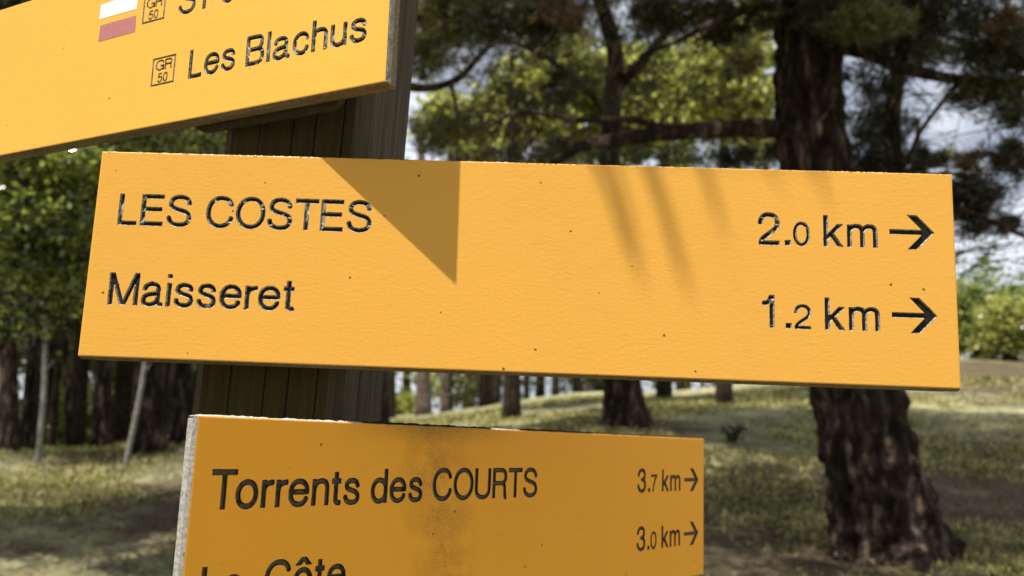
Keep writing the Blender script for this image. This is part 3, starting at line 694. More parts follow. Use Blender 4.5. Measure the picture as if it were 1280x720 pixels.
def make_brackets():
    """plates and wedges that carry the boards, hidden behind them but for a lip under the top board"""
    # lip under the upper board, rounded at its right end
    pr = []
    x0, x1, lo, hi, r = -.190, -.040, -.0050, .11, .012
    pr += [(x0, hi), (x0, lo+.006)]
    for k in range(7):
        t = math.pi+math.pi/2*k/6; pr.append((x0+r+.0*k+r*math.cos(t), lo+r*.6+r*.6*math.sin(t)))
    pr += [(x1-.020, lo)]
    for k in range(1, 7):
        t = -math.pi/2+math.pi/2*k/6; pr.append((x1-.020+.010*math.cos(t), lo+.006+.006*math.sin(t)))
    pr += [(x1-.006, lo+.0095), (x1, .002), (x1, hi)]
    n = len(pr); z0, z1 = -.0150, -.0200
    V = [(a, b, z0) for a, b in pr]+[(a, b, z1) for a, b in pr]
    F = [tuple(range(n)), tuple(range(2*n-1, n-1, -1))]+[(k, n+k, n+(k+1) % n, (k+1) % n) for k in range(n)]
    link('mounting_plate', pydata('mounting_plate', V, F), [BRACKET], BT)
    boxpart('spacer', -.15, -.09, .02, .09, -.036, -.0202, [BRACKET], BT, .001)
    boxpart('spacer', .11, .17, .04, .11, -.040, -.0242, [BRACKET], BM, .001)
    boxpart('spacer', .075, .10, -.12, -.03, -.028, -.0147, [BRACKET], BL, .001)
make_brackets()

# ------------------------------------------------------------------ trees
def tube_mesh(name, pts, radii, n=10, rough=0.0, seed=0, ridge=0, flare=0.0):
    """tapered tube through pts with uneven bark relief"""
    V = []; F = []; m = len(pts); pts = [Vector(p) for p in pts]
    up = Vector((.3, 1, .1)).normalized()
    for i in range(m):
        t = (pts[min(i+1, m-1)]-pts[max(i-1, 0)]).normalized(); a = t.cross(up)
        if a.length < .1: a = t.cross(Vector((1, 0, 0)))
        a.normalize(); b = t.cross(a)
        for k in range(n):
            th = 2*math.pi*k/n; r = radii[i]
            if ridge: r *= 1+rough*.6*math.sin(th*ridge+3*noise.noise(Vector((i*.10, seed, th*.3))))
            r *= 1+rough*noise.noise(Vector((math.cos(th)*3+seed*7, math.sin(th)*3, i*.45)))*1.4
            if n > 40: r *= 1+rough*.9*abs(noise.noise(Vector((math.cos(th)*9, math.sin(th)*9+seed, i*.42))))-rough*.2
            if flare: r *= 1+flare*max(0, math.cos(th*5+seed))*math.exp(-i*(.55 if n < 40 else .2))
            V.append(pts[i]+a*math.cos(th)*r+b*math.sin(th)*r)
    for i in range(m-1):
        for k in range(n): F.append((i*n+k, i*n+(k+1) % n, (i+1)*n+(k+1) % n, (i+1)*n+k))
    F.append(tuple(range(n))[::-1]); F.append(tuple((m-1)*n+k for k in range(n)))
    return pydata(name, V, F, True)
def curve_pts(keys, per=6):
    keys = [Vector(k) for k in keys]; out = []
    for i in range(len(keys)-1):
        p0 = keys[max(i-1, 0)]; p1 = keys[i]; p2 = keys[i+1]; p3 = keys[min(i+2, len(keys)-1)]
        for k in range(per):
            t = k/per
            out.append(.5*((2*p1)+(p2-p0)*t+(2*p0-5*p1+4*p2-p3)*t*t+(3*p1-p0-3*p2+p3)*t**3))
    out.append(keys[-1]); return out
def leaves(blobs, kind, seed):
    """blobs: (centre, radii, count). Small leaf-sized faces gathered in tufts through each blob's volume"""
    R = np.random.RandomState(seed); out = []
    for c, r, n in blobs:
        c = np.array(c); r = np.array(r); n = int(n)
        # uneven: sub-clumps inside the blob, with gaps between them
        ns = max(6, int(n/20)); d = R.normal(size=(ns, 3)); d /= np.linalg.norm(d, axis=1)[:, None]
        sub = c+d*r*(R.rand(ns, 1)**.45)
        sr = np.minimum(r.mean(), .55)*(.20+.30*R.rand(ns, 1))
        k = R.randint(0, ns, n); q = R.normal(size=(n, 3))*.5
        q[:, 2] *= .55
        P = sub[k]+q*sr[k]
        far_ = R.rand(n) < .22; P[far_] = c+R.normal(size=(int(far_.sum()), 3))*r*.55
        out.append(P)
    P = np.concatenate(out); n = len(P)
    if kind == 'needle':                       # tuft of needles round each point
        m = 9; ax = R.normal(size=(n, 3)); ax[:, 2] = ax[:, 2]*.5+.25; ax /= np.linalg.norm(ax, axis=1)[:, None]
        D = np.repeat(ax, m, 0)+R.normal(size=(n*m, 3))*.55; D /= np.linalg.norm(D, axis=1)[:, None]
        B = np.repeat(P, m, 0); ln = .085*(.7+.6*R.rand(n*m, 1)); wd = .0075
    elif kind == 'needle_far':
        m = 4; ax = R.normal(size=(n, 3)); D = np.repeat(ax, m, 0)+R.normal(size=(n*m, 3)); D /= np.linalg.norm(D, axis=1)[:, None]
        B = np.repeat(P, m, 0); ln = .17*(.7+.6*R.rand(n*m, 1)); wd = .035
    elif kind == 'leaf':
        m = 1; D = R.normal(size=(n, 3)); D /= np.linalg.norm(D, axis=1)[:, None]; B = P; ln = .055*(.7+.6*R.rand(n, 1)); wd = .028
    else:                                      # broad leaf sprays of distant trees
        m = 1; D = R.normal(size=(n, 3)); D /= np.linalg.norm(D, axis=1)[:, None]; B = P; ln = .16*(.6+.8*R.rand(n, 1)); wd = .095
    S = np.cross(D, R.normal(size=D.shape)); S /= np.linalg.norm(S, axis=1)[:, None]
    S = S*wd*(.7+.6*R.rand(len(D), 1))*.5
    mid = B+D*ln*.5
    return np.stack([B, mid+S, B+D*ln, mid-S], 1)
def blob(px, py, D, rx, ry, n, dep=None):
    c = at(px, py, D); k = D/FPX
    return (tuple(c), (rx*k, dep if dep else (rx+ry)/2*k, ry*k), n)
GRP = 'trees of the pine wood'
def tree(name, label, trunk_keys, trunk_r, bmat, blobs, lkind, lmat, limbs=(), seed=1, per=6, n=14, rough=.06, flare=.25, ridge=9, cat='tree', group=GRP, extra=()):
    base = Vector(trunk_keys[0]); o = bpy.data.objects.new(name, None); C.objects.link(o); o.location = base
    o['label'] = label; o['category'] = cat
    if group: o['group'] = group
    kp = curve_pts(trunk_keys, per); f = len(kp)
    kr = [np.interp(i/(f-1), np.linspace(0, 1, len(trunk_r)), trunk_r) for i in range(f)]
    kp = [p-base for p in kp]; kp[0].z -= .15
    link('trunk', tube_mesh('trunk', kp, kr, n, rough, seed, ridge, flare), [bmat], o)
    for li, (keys, r0, r1) in enumerate(limbs):
        q = curve_pts(keys, 5); q = [p-base for p in q]
        link('limb', tube_mesh('limb', q, list(np.linspace(r0, r1, len(q))), 8, .12, seed+li+3), [bmat], o)
    for (bl, k2, m2, nm) in ([(blobs, lkind, lmat, 'crown')] if blobs else [])+list(extra):
        Q = leaves(bl, k2, seed+len(bl))-np.array(base)
        me = quads_mesh(nm, Q); c = link(nm, me, [m2], o)
    return o
def G(px, py, D):
    """ground point under the ray of a photo position"""
    p = at(px, py, D); return Vector((p.x, p.y, gz(p.x, p.y)))
def up(px, py, D): return at(px, py, D)

# --- high boughs out of the picture added to keep the slope in broken shade
def shade_canopy(x0, x1, y0, y1, z0, z1, n, cnt, seed, r=1.1):
    R = random.Random(seed)
    return [((R.uniform(x0, x1), R.uniform(y0, y1), EYE+R.uniform(z0, z1)), (r*R.uniform(.7, 1.2), r*R.uniform(.7, 1.2), .5), cnt) for _ in range(n)]
UPPER_A = shade_canopy(-1.2, 3.6, 2.6, 6.6, 4.6, 7.5, 16, 420, 401)+shade_canopy(.5, 6.0, 6.4, 11, 6.6, 9, 16, 750, 405, 1.1)
UPPER_B = shade_canopy(-4.5, 4.5, 8.0, 11.0, 8.0, 10.0, 14, 1500, 406, 1.5)
UPPER_L = shade_canopy(-8.5, -1.5, 4.9, 6.0, 4.2, 5.4, 12, 800, 402, .8)+shade_canopy(-9.5, -3, 9.0, 11.0, 7.2, 9, 9, 1100, 404, 1.1)
# --- big old pine right of the signs
D = 6.5
b0 = G(1114, 688, D)
tree('pine_tree', 'big dark pine with thick leaning trunk right of the signs',
     [b0, up(1094, 600, D), up(1068, 480, D), up(1040, 330, D), up(1016, 180, D), up(1010, 60, D), up(1012, -60, D), up(1020, -300, D), up(1030, -560, D)],
     [.40, .32, .30, .275, .25, .235, .23, .18, .08], BARK,
     [blob(1170, 10, 6.3, 120, 45, 1500), blob(1250, 70, 6.0, 60, 60, 1100), blob(1090, 60, 7.2, 55, 50, 420), blob(1235, 120, 6.2, 50, 20, 220),
      blob(1215, 255, 7.4, 32, 42, 800), blob(1110, 165, 7.4, 45, 45, 420), blob(1262, 285, 7.5, 30, 14, 160), blob(1085, 205, 7.0, 60, 25, 420),
      blob(950, -15, 6.2, 110, 42, 900), blob(840, -10, 6.4, 100, 50, 700), blob(1262, 200, 6.4, 26, 22, 260),
      blob(1060, -180, 6.2, 330, 90, 1500), blob(850, -330, 5.5, 360, 120, 2300), blob(560, -420, 5.6, 330, 130, 2000), blob(1420, -420, 6.5, 300, 130, 1500), blob(1090, 28, 5.4, 46, 30, 10), blob(1150, -480, 6.0, 380, 150, 1500), blob(900, -700, 5.5, 380, 160, 2400), blob(980, 30, 7.2, 50, 20, 260), blob(1060, 15, 5.9, 70, 30, 600), blob(900, 30, 6.6, 60, 22, 400), blob(620, 100, 6.4, 90, 60, 110), blob(760, 120, 6.6, 110, 50, 120), blob(900, 110, 6.8, 60, 60, 90), blob(1095, 130, 6.6, 36, 50, 160), blob(1160, 60, 7.4, 70, 34, 700), blob(1270, 140, 7.0, 24, 30, 200), blob(1150, 205, 7.2, 26, 18, 220), blob(690, 20, 6.8, 50, 22, 300), blob(830, 20, 6.8, 40, 24, 350), blob(660, 30, 6.6, 80, 30, 800), blob(700, 110, 7.2, 30, 20, 120), blob(700, 190, 6.6, 80, 12, 220), blob(930, 195, 7, 40, 12, 160)],
     'needle', F_PINE,
     [([up(1016, 172, 6.5), up(960, 160, 6.3), up(880, 163, 6.1), up(800, 170, 5.9), up(730, 182, 5.8), up(690, 205, 5.7)], (.085), .03),
      ([up(850, 166, 6.0), up(790, 150, 5.9), up(720, 150, 5.8), up(650, 140, 5.7), up(600, 168, 5.6)], .03, .008),
      ([up(1012, 60, 6.5), up(1070, 62, 6.4), up(1130, 85, 6.2), up(1200, 100, 6.1), up(1290, 108, 6.0)], .07, .03),
      ([up(1122, 225, 6.9), up(1115, 150, 6.8), up(1128, 60, 6.7), up(1130, -40, 6.6)], .07, .05),
      ([up(1012, 20, 6.5), up(960, 8, 6.3), up(905, 22, 6.1), up(850, 50, 6.0), up(800, 70, 5.9)], .045, .012),
      ([up(1200, 100, 6.1), up(1150, 165, 6.0), up(1135, 205, 6.0)], .02, .01),
      ([up(1030, 240, 6.4), up(1120, 222, 5.0), up(1190, 217, 4.1), up(1249, 218, 3.6)], .02, .004),
      ([up(1040, 300, 6.6), up(1130, 262, 6.9), up(1200, 262, 7.2), up(1290, 300, 7.4)], .05, .018)],
     seed=3, per=16, n=72, rough=.12, flare=.26, ridge=13,
     extra=[([blob(1085, 28, 5.6, 48, 24, 420), blob(935, 70, 5.7, 20, 22, 120)], 'needle', F_OLIVE, 'sun_toned_sprays'), (UPPER_A, 'needle_far', F_PINE, 'shade_boughs'), ([blob(1215, 205, 7.3, 22, 14, 90), blob(700, 5, 6.0, 60, 22, 120), blob(1255, 40, 5.8, 40, 20, 120)], 'needle', F_BROWN, 'dead_needles')])  # paler olive sprays imitate sunlit boughs by their colour
# --- bare twigs running through the boughs
def twigs(parent, spots, seed, n, D0, D1, ln):
    R = random.Random(seed); V = []; F = []; base = parent.location
    for i in range(n):
        x0, x1, y0, y1 = R.choice(spots); px = R.uniform(x0, x1); py = R.uniform(y0, y1); Dq = R.uniform(D0, D1)
        p = up(px, py, Dq)-base; a = R.uniform(-.5, 1.1)+(math.pi if R.random() < .5 else 0); d = Vector((math.cos(a), R.uniform(-.5, .5), math.sin(a)*.8)).normalized()
        r = R.uniform(.003, .010); L_ = ln*R.uniform(.4, 1.2); pts = [p]; seg = 5
        for k in range(seg):
            d = (d+Vector((R.gauss(0, .25), R.gauss(0, .25), R.gauss(.03, .25)))).normalized(); pts.append(pts[-1]+d*L_/seg)
        for j, q in enumerate(pts):
            rr = r*(1-.75*j/seg); b0_ = len(V)
            for k in range(3): V.append(q+Vector((math.cos(k*2.1)*rr, math.sin(k*2.1)*rr*.6, math.sin(k*2.1)*rr)))
            if j:
                for k in range(3): F.append((b0_-3+k, b0_-3+(k+1) % 3, b0_+(k+1) % 3, b0_+k))
    o = link('twigs', pydata('twigs', V, F), [BARK], parent); o['kind'] = 'stuff'
PA = [o for o in C.objects if o.get('label', '').startswith('big dark pine')][0]
twigs(PA, [(520, 970, 0, 200), (1040, 1280, 0, 210), (1190, 1280, 200, 330), (600, 960, 60, 200)], 500, 290, 5.6, 7.6, .8)
# --- second pine, its trunk forking behind the middle sign
D = 12
b0 = G(784, 532, D)
tree('pine_tree', 'dark pine behind the middle sign with upright reddish stem forking high',
     [b0, up(778, 480, D), up(770, 330, D), up(762, 200, D), up(766, 120, D), up(768, 60, D), up(740, -40, D), up(720, -220, D)],
     [.36, .25, .20, .155, .135, .12, .10, .05], BARK,
     [blob(680, 5, 12.8, 150, 48, 3200), blob(600, 5, 12.5, 90, 45, 1900), blob(850, 40, 12.8, 60, 25, 350), blob(740, 100, 13.5, 50, 20, 100),
      blob(640, 115, 12.5, 50, 30, 250), blob(700, 60, 13, 120, 26, 800), blob(690, 130, 13, 60, 30, 200), blob(800, 130, 13, 50, 35, 250), blob(860, 200, 11, 90, 10, 300), blob(640, 200, 11, 100, 12, 450), blob(700, -140, 10.5, 260, 100, 1300), blob(760, -320, 10, 260, 130, 800)],
     'needle', F_PINE,
     [([up(766, 118, 12), up(800, 80, 11.8), up(835, 40, 11.6), up(880, 10, 11.4)], .09, .04),
      ([up(765, 150, 12), up(720, 100, 11.6), up(660, 60, 11.3), up(560, 30, 11)], .06, .02)],
     seed=8, per=6, n=22, rough=.06, extra=[(UPPER_B, 'needle_far', F_PINE, 'shade_boughs')])
# --- conifer whose tan-green boughs hang beside the post
D = 8.5
b0 = G(470, 560, D)
tree('pine_tree', 'slender pine hidden behind the post with olive boughs hanging beside it',
     [b0, up(455, 400, D), up(440, 200, D), up(450, 0, D), up(440, -250, D)], [.20, .16, .14, .11, .05], BARK,
     [blob(560, 25, 7.5, 60, 42, 1500), blob(530, 70, 7.8, 30, 40, 500), blob(620, 0, 7.5, 60, 30, 800), blob(560, 165, 8, 60, 26, 500), blob(470, 40, 8, 80, 50, 700),
      blob(400, -150, 7.5, 250, 110, 1100), blob(540, -120, 7.0, 160, 60, 600), blob(300, -330, 7.0, 300, 130, 700)],
     'needle', F_OLIVE,
     [([up(450, 60, 8.5), up(500, 105, 8.3), up(560, 105, 8.1), up(600, 70, 7.9), up(640, 20, 7.8)], .06, .02),
      ([up(565, 108, 8.1), up(572, 150, 8.1), up(570, 200, 8.1)], .022, .012)], seed=15, n=16)
# --- lime-green broadleaf trees in the clearing beyond
def broadleaf(px, base_py, D, top_py, label, blobs, mat, seed, r=.12, kind='spray', bm=BARK_FAR, name='broadleaf_tree', lean=0):
    b = G(px, base_py, D); k = D/FPX
    t = [b, b.lerp(up(px+lean*.4, top_py, D), .35), b.lerp(up(px+lean, top_py, D), .7), up(px+lean, top_py, D)]
    limbs = []
    for i, bb in enumerate(blobs[:5]):
        st = Vector(t[1]).lerp(Vector(t[3]), .25+.12*i); e = Vector(bb[0]); limbs.append(([st, st.lerp(e, .5)+Vector((0, 0, .15)), e], r*.35, r*.12))
    return tree(name, label, t, [r*1.3, r, r*.7, r*.25], bm, blobs, kind, mat, limbs, seed=seed, n=12)
broadleaf(905, 485, 16, 20, 'bright green broadleaf tree filling the gap left of the big pine',
          [blob(905, 105, 15.5, 70, 75, 4200), blob(930, 40, 16.5, 40, 45, 900), blob(870, 120, 15, 45, 50, 900), blob(940, 150, 15.6, 25, 35, 700), blob(880, 60, 16, 40, 30, 500)], F_LIME, 21)
broadleaf(640, 505, 15, 60, 'lime green broadleaf tree right of the post with sky showing through',
          [blob(620, 150, 15.5, 50, 34, 3200), blob(655, 110, 15.5, 40, 32, 2200), blob(735, 110, 15.8, 50, 40, 2400), blob(800, 150, 16, 50, 34, 2200), blob(780, 95, 16, 50, 34, 2000), blob(560, 150, 15.5, 40, 34, 900), blob(700, 70, 15.5, 50, 30, 800), blob(600, 190, 15, 40, 20, 500), blob(690, 160, 15.5, 35, 30, 450), blob(735, 165, 16, 30, 25, 350)], F_LIME, 22)
broadleaf(830, 485, 18, 60, 'loose green broadleaf tree beyond the forked pine',
          [blob(820, 90, 18, 70, 50, 1800), blob(840, 150, 18, 80, 40, 1500), blob(770, 180, 17, 90, 30, 1200), blob(720, 90, 18, 70, 40, 1200)], F_FAR, 23)
# --- bushes and small trees far right
for i, (px, py, D, w, hgt, lab) in enumerate([
    (1222, 440, 26, 34, 62, 'pale green oak just right of the middle sign end'),
    (1262, 443, 24, 36, 60, 'yellow green oak with short dark stem at right edge'),
    (1300, 440, 25, 40, 70, 'green oak cut off by the right edge'),
    (1180, 440, 30, 40, 70, 'far oak partly hidden behind the middle sign end'),
    (1242, 436, 34, 30, 48, 'small far oak between the two pale oaks')]):
    cy = py-hgt*.55; w = w*1.25
    broadleaf(px, py, D, cy-hgt*.5, lab, [blob(px, cy-hgt*.25, D, w, hgt*.5, 2200), blob(px, cy+hgt*.3, D, w*.9, hgt*.22, 900), blob(px-w*.5, cy+hgt*.3, D, w*.5, hgt*.22, 500), blob(px+w*.4, cy+hgt*.25, D, w*.5, hgt*.25, 500), blob(px+w*.1, cy-hgt*.3, D, w*.6, hgt*.25, 500)],
              F_FAR if i % 2 == 0 else F_LIME, 40+i, .16)
# --- glossy broadleaf tree at left
D = 7.0
tree('holm_oak', 'glossy green broadleaf tree left of the signs with sunlit leaves',
     [G(-90, 640, 7.6), up(-40, 480, 7.4), up(60, 330, 7.2), up(80, 180, 7), up(70, 30, 7)], [.10, .085, .07, .055, .03], BARK,
     [blob(35, 235, 5.4, 65, 42, 1500), blob(95, 290, 5.6, 45, 50, 1100), blob(20, 330, 5.4, 50, 40, 1000), blob(85, 350, 5.7, 50, 40, 900), blob(110, 215, 5.6, 50, 32, 800),
      blob(30, 400, 5.6, 40, 28, 350), blob(190, 172, 6.8, 60, 18, 700), blob(250, 178, 7.0, 40, 14, 400), blob(-60, 250, 6.2, 90, 120, 1500), blob(-230, -200, 6.7, 400, 120, 3500, .6), blob(120, 190, 7, 60, 22, 1100), blob(60, 200, 5.3, 70, 30, 1300), blob(20, 280, 5.2, 60, 40, 1300)],  # the broad unseen blob up left is added to shade the slope
     'leaf', F_GREEN, [([up(60, 330, 7.2), up(20, 270, 6.6), up(-10, 240, 6.3)], .04, .015), ([up(60, 300, 7.2), up(110, 240, 6.8), up(180, 200, 6.8)], .04, .015)], seed=31, n=12)
tree('pine_tree', 'unseen tall pine added outside the left edge, its high boughs shading the slope', [G(-260, 640, 6.2), up(-250, 200, 6.2), up(-220, -200, 6.2), up(-180, -700, 6.2)], [.24, .2, .16, .06], BARK, UPPER_L, 'needle_far', F_PINE, seed=33)
# --- dark pine wood at the left and behind: trunk px, base py, distance, radius px, lean at top
def wood_pine(px, py, D, rpx, lean, label, seed, crown=True, bm=BARK, top=-120, cy=None, kind='needle_far', mat=None, dens=1.0):
    k = D/FPX; b = G(px, py, D); r = rpx*k*.8
    # trunk rises to well above the picture
    t = [b, up(px+lean*.25, py-(py-top)*.25, D), up(px+lean*.6, py-(py-top)*.6, D), up(px+lean, top, D)]
    bl = []
    R = random.Random(seed)
    if crown:
        w = 1.5/k
        for q in range(6):
            yy = top+(py-top)*R.uniform(.02, .62); bl.append(blob(px+lean*.6+R.uniform(-1, 1)*w*.8, yy, D+R.uniform(-1, 1), w*R.uniform(.35, .6), w*R.uniform(.18, .3), 330*dens))
    limbs = []
    for q in range(4):
        yy = py-(py-top)*R.uniform(.3, .85); s = R.choice((-1, 1)); xx = px+lean*(py-yy)/(py-top)
        limbs.append(([up(xx, yy, D), up(xx+s*.5/k, yy-.15/k, D+R.uniform(-.3, .3)), up(xx+s*1.1/k, yy-.1/k, D+R.uniform(-.6, .6))], r*.25, r*.08))
    tree('pine_tree', label, t, [r*1.25, r, r*.85, r*.5], bm, bl, kind, mat or F_PINE, limbs, seed=seed, n=12, rough=.07)
left = [
 (12, 562, 13, 12, -14, 'dark pine trunk at the left edge leaning left', BARK),
 (33, 560, 14, 9, 48, 'thin dark pine second from the left edge', BARK),
 (88, 556, 15, 5, -30, 'thin dark pine just right of the pale stem', BARK),
 (128, 554, 14, 12, -4, 'straight dark pine between the two pale stems', BARK),
 (186, 560, 11.5, 20, 8, 'thick dark pine left of the lowest sign', BARK),
 (226, 552, 13, 15, 6, 'dark pine close beside the post at left', BARK),
 (66, 548, 20, 5, 42, 'slim far pine left of centre of the dark wood', BARK_FAR),
 (105, 546, 21, 4, -36, 'slim far pine behind the straight dark pine', BARK_FAR),
 (150, 545, 22, 4, 40, 'slim far pine behind the slanting pale stem', BARK_FAR),
 (-30, 560, 13, 14, 6, 'dark pine just outside the left edge', BARK)]
for i, (px, py, D, r, le, lab, bm_) in enumerate(left): wood_pine(px, py, D, r, le, lab, 60+i, True, bm_, dens=1.5)
mid = [
 (488, 516, 22, 7, 2, 'far dark pine right beside the post', BARK_FAR),
 (530, 507, 24, 10, -4, 'pinkish barked far pine right of the post', BARK_PINK),
 (556, 505, 25, 5, 6, 'thin pinkish far pine next to the broader one', BARK_PINK),
 (563, 500, 32, 4, 2, 'slim dark far pine behind the pinkish pair', BARK_FAR),
 (608, 500, 26, 9, -3, 'dark far pine midway between post and forked pine', BARK_FAR),
 (642, 498, 28, 6, 4, 'thin dark far pine under the middle sign', BARK_FAR),
 (658, 497, 29, 4, 8, 'thinner far pine leaning beside it', BARK_FAR),
 (694, 494, 33, 5, 0, 'slim far pine against the pale gap', BARK_FAR),
 (722, 492, 30, 6, -4, 'far pine left of the forked pine foot', BARK_FAR),
 (850, 484, 30, 6, 4, 'far pine right of the forked pine foot', BARK_FAR),
 (960, 478, 28, 8, -3, 'far pine hidden behind the middle sign', BARK_FAR),
 (1150, 462, 28, 8, -3, 'far pine behind the right end of the middle sign', BARK_FAR)]
for i, (px, py, D, r, le, lab, bm_) in enumerate(mid): wood_pine(px, py, D, r, le, lab, 90+i, i > 6, bm_, top=150, dens=.9, mat=F_FAR if i % 3 == 0 else F_OLIVE)
# --- two bleached bare stems
for i, (a, b, r, Dq, lab) in enumerate([((50, 556), (57, 395), 3.4, 10.5, 'bleached upright bare stem among the left pines'), ((160, 550), (188, 400), 3.0, 10.5, 'bleached slanting bare stem left of the thick pine')]):
    bb = G(*a, Dq); t = up(*b, Dq); k = Dq/FPX
    tree('dead_sapling', lab, [bb, bb.lerp(t, .5)+Vector((.03, 0, 0)), t], [r*k*1.1, r*k, r*k*.6], BARK_PALE, [], 'leaf', F_GREEN,
         [([bb.lerp(t, .6), bb.lerp(t, .6)+Vector((.12, 0, .18))], .012, .005)], seed=120+i, n=8, flare=0, ridge=0, cat='dead sapling', group='bleached bare stems')
# --- undergrowth bushes closing the far edge of the wood
def bush(px, py, D, w, hh, mat, n, seed, lab, kind='spray', name='bush'):
    b = G(px, py, D); k = D/FPX
    if D > 20: hh *= 1.9; n *= 2
    o = bpy.data.objects.new(name, None); C.objects.link(o); o.location = b; o['label'] = lab; o['category'] = 'bush'; o['group'] = 'bushes at the edge of the wood'
    R = random.Random(seed); bl = []
    for q in range(12): bl.append(((b.x+R.uniform(-.9, .9)*w*k, b.y+R.uniform(-.6, .6)*w*k, b.z+R.uniform(.05, .8)**1.2*hh*k), (w*k*.42, w*k*.42, hh*k*.28), n/8))
    me = quads_mesh('foliage', leaves(bl, kind, seed)-np.array(b)); link('foliage', me, [mat], o)
    for q in range(3):
        e = Vector(bl[q][0])-b
        link('stem', tube_mesh('stem', [Vector((0, 0, -.05)), e*.5, e], [.03, .02, .008], 6, .1, seed+q), [BARK_FAR], o)
bs = [(20, 552, 24, 70, 45, F_FAR, 'far pale bush at the left edge of the wood'), (110, 548, 26, 70, 50, F_LIME, 'far bright bush behind the bleached stems'), (210, 548, 24, 60, 60, F_FAR, 'far bush behind the thick left pine'),
      (60, 545, 27, 90, 130, F_OLIVE, 'tall dim thicket behind the left pines'), (170, 545, 28, 90, 140, F_OLIVE, 'tall dark thicket behind the slanting bleached stem'), (260, 540, 27, 80, 120, F_OLIVE, 'dim thicket beside the post'),
      (505, 512, 30, 45, 45, F_LIME, 'bright bush beside the post'), (560, 508, 36, 50, 60, F_OLIVE, 'olive thicket behind the pinkish trunks'), (625, 505, 38, 50, 50, F_FAR, 'far bush behind the dark far trunk'), (735, 500, 37, 36, 55, F_OLIVE, 'olive bush at the foot of the forked pine'),
      (830, 492, 40, 60, 60, F_FAR, 'far thicket beyond the forked pine'), (910, 485, 40, 60, 60, F_OLIVE, 'olive thicket left of the big pine'), (1000, 480, 40, 70, 60, F_FAR, 'far thicket behind the big pine'),
      (1215, 445, 40, 60, 95, F_FAR, 'hazy thicket behind the pale oaks'), (1275, 445, 42, 60, 85, F_FAR, 'hazy thicket at the right edge')]
for i, (px, py, D, w, hh, mt_, lab) in enumerate(bs): bush(px, py, D, w, hh, mt_, 1500, 150+i, lab)
bush(1260, 690, 5.4, 50, 40, F_GREEN, 500, 170, 'low leafy weed clump at lower right by the pine foot', 'leaf', 'weed_clump')
bush(915, 500, 11, 13, 24, F_PINE, 160, 171, 'little dark shrub standing in the grass below the middle sign', 'leaf', 'small_shrub')
bush(430, 640, 6.5, 50, 26, F_GREEN, 300, 172, 'green seedlings in the grass behind the lowest sign', 'leaf', 'weed_clump')
# --- pine right behind the viewer: its bough throws the soft streaks on the middle sign
def near_pine():
    nrm = Vector((math.sin(-.0431), -math.cos(-.0431), 0)); o0 = Vector(PM)+Vector((0, 0, EYE))
    def onM(px, py):
        c = Vector((0, 0, EYE)); d = at(px, py, 1)-c; return c+d*((o0-c).dot(nrm)/d.dot(nrm))
    b = Vector((2.5, -1.7, gz(2.5, -1.7)))
    crown = [((b.x+.3, b.y-.5, 6.4), (1.9, 1.7, 1.1), 500), ((b.x+.2, b.y-.2, 8.2), (1.7, 1.5, 1.1), 500)]
    limbs = []; tw = []
    T = 1.55
    tops = []
    for (x0, y0, x1, y1, w) in ((x0-15, y0, x1-13, y1, w*.92) for (x0, y0, x1, y1, w) in ((735, 150, 800, 318, .0052), (762, 150, 812, 345, .0036), (800, 150, 868, 352, .0062), (812, 160, 860, 330, .003), (868, 150, 912, 282, .0048), (1010, 150, 1040, 245, .0042), (930, 150, 985, 228, .004))):
        p = onM(x0, y0)+SUN*T; q = onM(x1, y1)+SUN*(T+.05); tops.append(p)
        tw.append(([p, p.lerp(q, .5)+Vector((.004, 0, 0)), q], w, w*.45))
    tops.sort(key=lambda v: v.x)
    limbs.append(([b+Vector((0, 0, 3.2)), b+Vector((-.9, .6, 3.7)), tops[-1]+Vector((.35, -.1, .22)), tops[-1]+Vector((0, 0, .01)), tops[0]], .035, .006))
    o = tree('pine_tree', 'pine behind the viewer whose drooping bough streaks the middle sign', [b, b+Vector((0, 0, 2)), b+Vector((.1, 0, 4.5)), b+Vector((.2, 0, 9))], [.22, .18, .14, .05], BARK,
         crown, 'needle_far', F_PINE, limbs+tw, seed=201, n=14)
near_pine()
